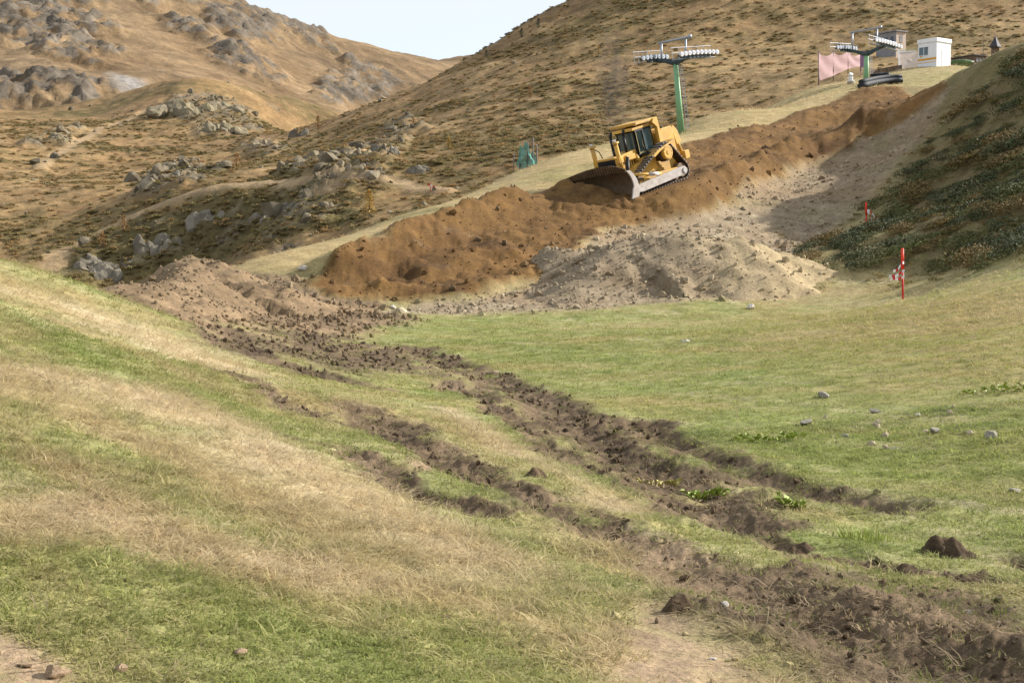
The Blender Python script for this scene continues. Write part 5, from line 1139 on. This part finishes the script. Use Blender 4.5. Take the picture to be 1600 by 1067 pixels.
_a, _b = hit(1503, 908), hit(1521, 908); heap('earth_clod', [_a, _b], [0.097, 0.097], [17 * _a[1] / F, 17 * _a[1] / F], clod_col, 'upright dark clod standing at the end of the rut', 842, 0.022, 44, .16, 'clod')
_a, _b = hit(1417, 900), hit(1447, 900); heap('earth_clod', [_a, _b], [0.077, 0.077], [28 * _a[1] / F, 28 * _a[1] / F], clod_col, 'long dark turf clod left of the upright clod', 843, 0.018, 44, .16, 'clod')
_a, _b = hit(1373, 890), hit(1383, 890); heap('earth_clod', [_a, _b], [0.057, 0.057], [10 * _a[1] / F, 10 * _a[1] / F], clod_col, 'small dark clod between the ruts', 844, 0.013, 44, .16, 'clod')
_a, _b = hit(1050, 960), hit(1070, 960); heap('earth_clod', [_a, _b], [0.071, 0.071], [18 * _a[1] / F, 18 * _a[1] / F], clod_col, 'dark clod at the edge of the bare soil', 845, 0.016, 44, .16, 'clod')
_a, _b = hit(733, 745), hit(751, 745); heap('earth_clod', [_a, _b], [0.107, 0.107], [17 * _a[1] / F, 17 * _a[1] / F], clod_col, 'dark clod beside the middle rut', 846, 0.024, 44, .16, 'clod')
_a, _b = hit(833, 752), hit(847, 752); heap('earth_clod', [_a, _b], [0.078, 0.078], [13 * _a[1] / F, 13 * _a[1] / F], clod_col, 'lone clod of turned earth right of the middle rut', 847, 0.018, 44, .16, 'clod')
_a, _b = hit(1241, 862), hit(1259, 862); heap('earth_clod', [_a, _b], [0.056, 0.056], [17 * _a[1] / F, 17 * _a[1] / F], clod_col, 'turned clod behind the pile of mud', 848, 0.013, 44, .16, 'clod')

def weed(px, py, wpx, m, label, seed, n=46):
    x, y = hit(px, py); W = wpx * y / F; g = np.random.default_rng(seed); V = []; T = []
    for k in range(n):
        bx, by = g.uniform(-.5, .5) * W, g.uniform(-.25, .25) * W; a = g.uniform(0, 6.28); L = .05 + .05 * g.uniform(); h = g.uniform(.03, .10); i = len(V); dx, dy = math.cos(a), math.sin(a); zz = 0
        V += [(bx, by, zz + h * .3), (bx + dx * L * .5 - dy * L * .32, by + dy * L * .5 + dx * L * .32, zz + h), (bx + dx * L * 1.1, by + dy * L * 1.1, zz + h * .8), (bx + dx * L * .5 + dy * L * .32, by + dy * L * .5 - dx * L * .32, zz + h)]; T += [(i, i + 1, i + 2), (i, i + 2, i + 3)]
    V = np.array(V); V[:, 2] += near(V[:, 0] + x, V[:, 1] + y, False) - zat(x, y); o = link('leafy_plant', mesh_np('leafy_plant', V, tris=T, smooth=False), m); o.location = (x, y, zat(x, y)); return tag(o, label, 'plant')
weed(1108, 770, 70, 'weed_leaf', 'bright green leafy plant between the right-hand ruts', 1)
weed(1030, 745, 60, 'weed_yellow', 'yellowing leafy plant just left of the bright green one', 2, 34)
weed(1240, 800, 40, 'weed_leaf', 'small leafy plant below the right-hand rut', 3, 26)
weed(1200, 690, 110, 'weed_leaf', 'patch of broad leaves behind the right-hand rut', 4, 60)
weed(1560, 615, 100, 'weed_leaf', 'wide patch of bright leaves at the right edge', 5, 50)
# lush tuft by the ruts and a dry stalk
x, y = hit(1350, 852); V, T = tuft(91, 160, .11, .20, .5, .006); o = link('grass_clump', mesh_np('grass_clump', V, tris=T, smooth=False), 'weed_leaf'); o.location = (x, y, zat(x, y)); tag(o, 'lush bright green grass clump beside the muddy ruts', 'grass clump')
x, y = hit(1152, 668); MB().tube([(0, 0, -.05), (-.01, 0, .2), (-.005, 0, .42)], .004, 5).build('stalk', 'dry_stalk').location = (x, y, zat(x, y)); tag(bpy.data.objects['stalk'], 'single thin dry stalk standing in the green meadow', 'stalk')

# ------------------------------------------------------------------ exhaust smoke above the bulldozer
m = bpy.data.materials.new('smoke'); m.use_nodes = True; t = m.node_tree; t.nodes.remove(t.nodes['Principled BSDF'])
vol = nd(t, 'ShaderNodeVolumePrincipled'); vol.inputs['Color'].default_value = (.16, .14, .12, 1)
tc = nd(t, 'ShaderNodeTexCoord'); no = nd(t, 'ShaderNodeTexNoise'); no.inputs['Scale'].default_value = 2.6; no.inputs['Detail'].default_value = 3; t.links.new(tc.outputs['Object'], no.inputs['Vector'])
sp = nd(t, 'ShaderNodeSeparateXYZ'); t.links.new(tc.outputs['Object'], sp.inputs[0])
def mth(op, a, b=None):
    n = nd(t, 'ShaderNodeMath', operation=op)
    for i, v in enumerate((a, b)):
        if v is None: continue
        if isinstance(v, (int, float)): n.inputs[i].default_value = v
        else: t.links.new(v, n.inputs[i])
    return n.outputs[0]
r2 = mth('ADD', mth('MULTIPLY', sp.outputs[0], sp.outputs[0]), mth('MULTIPLY', sp.outputs[1], sp.outputs[1])); zn = sp.outputs[2]
fall = mth('MAXIMUM', mth('SUBTRACT', 1.0, mth('SQRT', r2)), 0.0); up = mth('MAXIMUM', mth('SUBTRACT', 1.0, mth('ABSOLUTE', zn)), 0.0)
nn = mth('MAXIMUM', mth('SUBTRACT', no.outputs[0], 0.40), 0.0)
t.links.new(mth('MULTIPLY', mth('MULTIPLY', mth('MULTIPLY', fall, up), nn), 9.0), vol.inputs['Density']); t.links.new(vol.outputs[0], t.nodes['Material Output'].inputs['Volume'])
V, T = ICO[3]; me = mesh_np('exhaust_smoke', V * 1.0, tris=T); me.materials.append(m); o = bpy.data.objects.new('exhaust_smoke', me); COL.objects.link(o)
p = at(958, 128, 77); o.location = p; o.scale = (1.1, 1.1, 2.9); o.rotation_euler = (0, R(-2), 0); tag(o, 'faint grey exhaust smoke rising above the bulldozer', 'smoke', None, 'stuff')
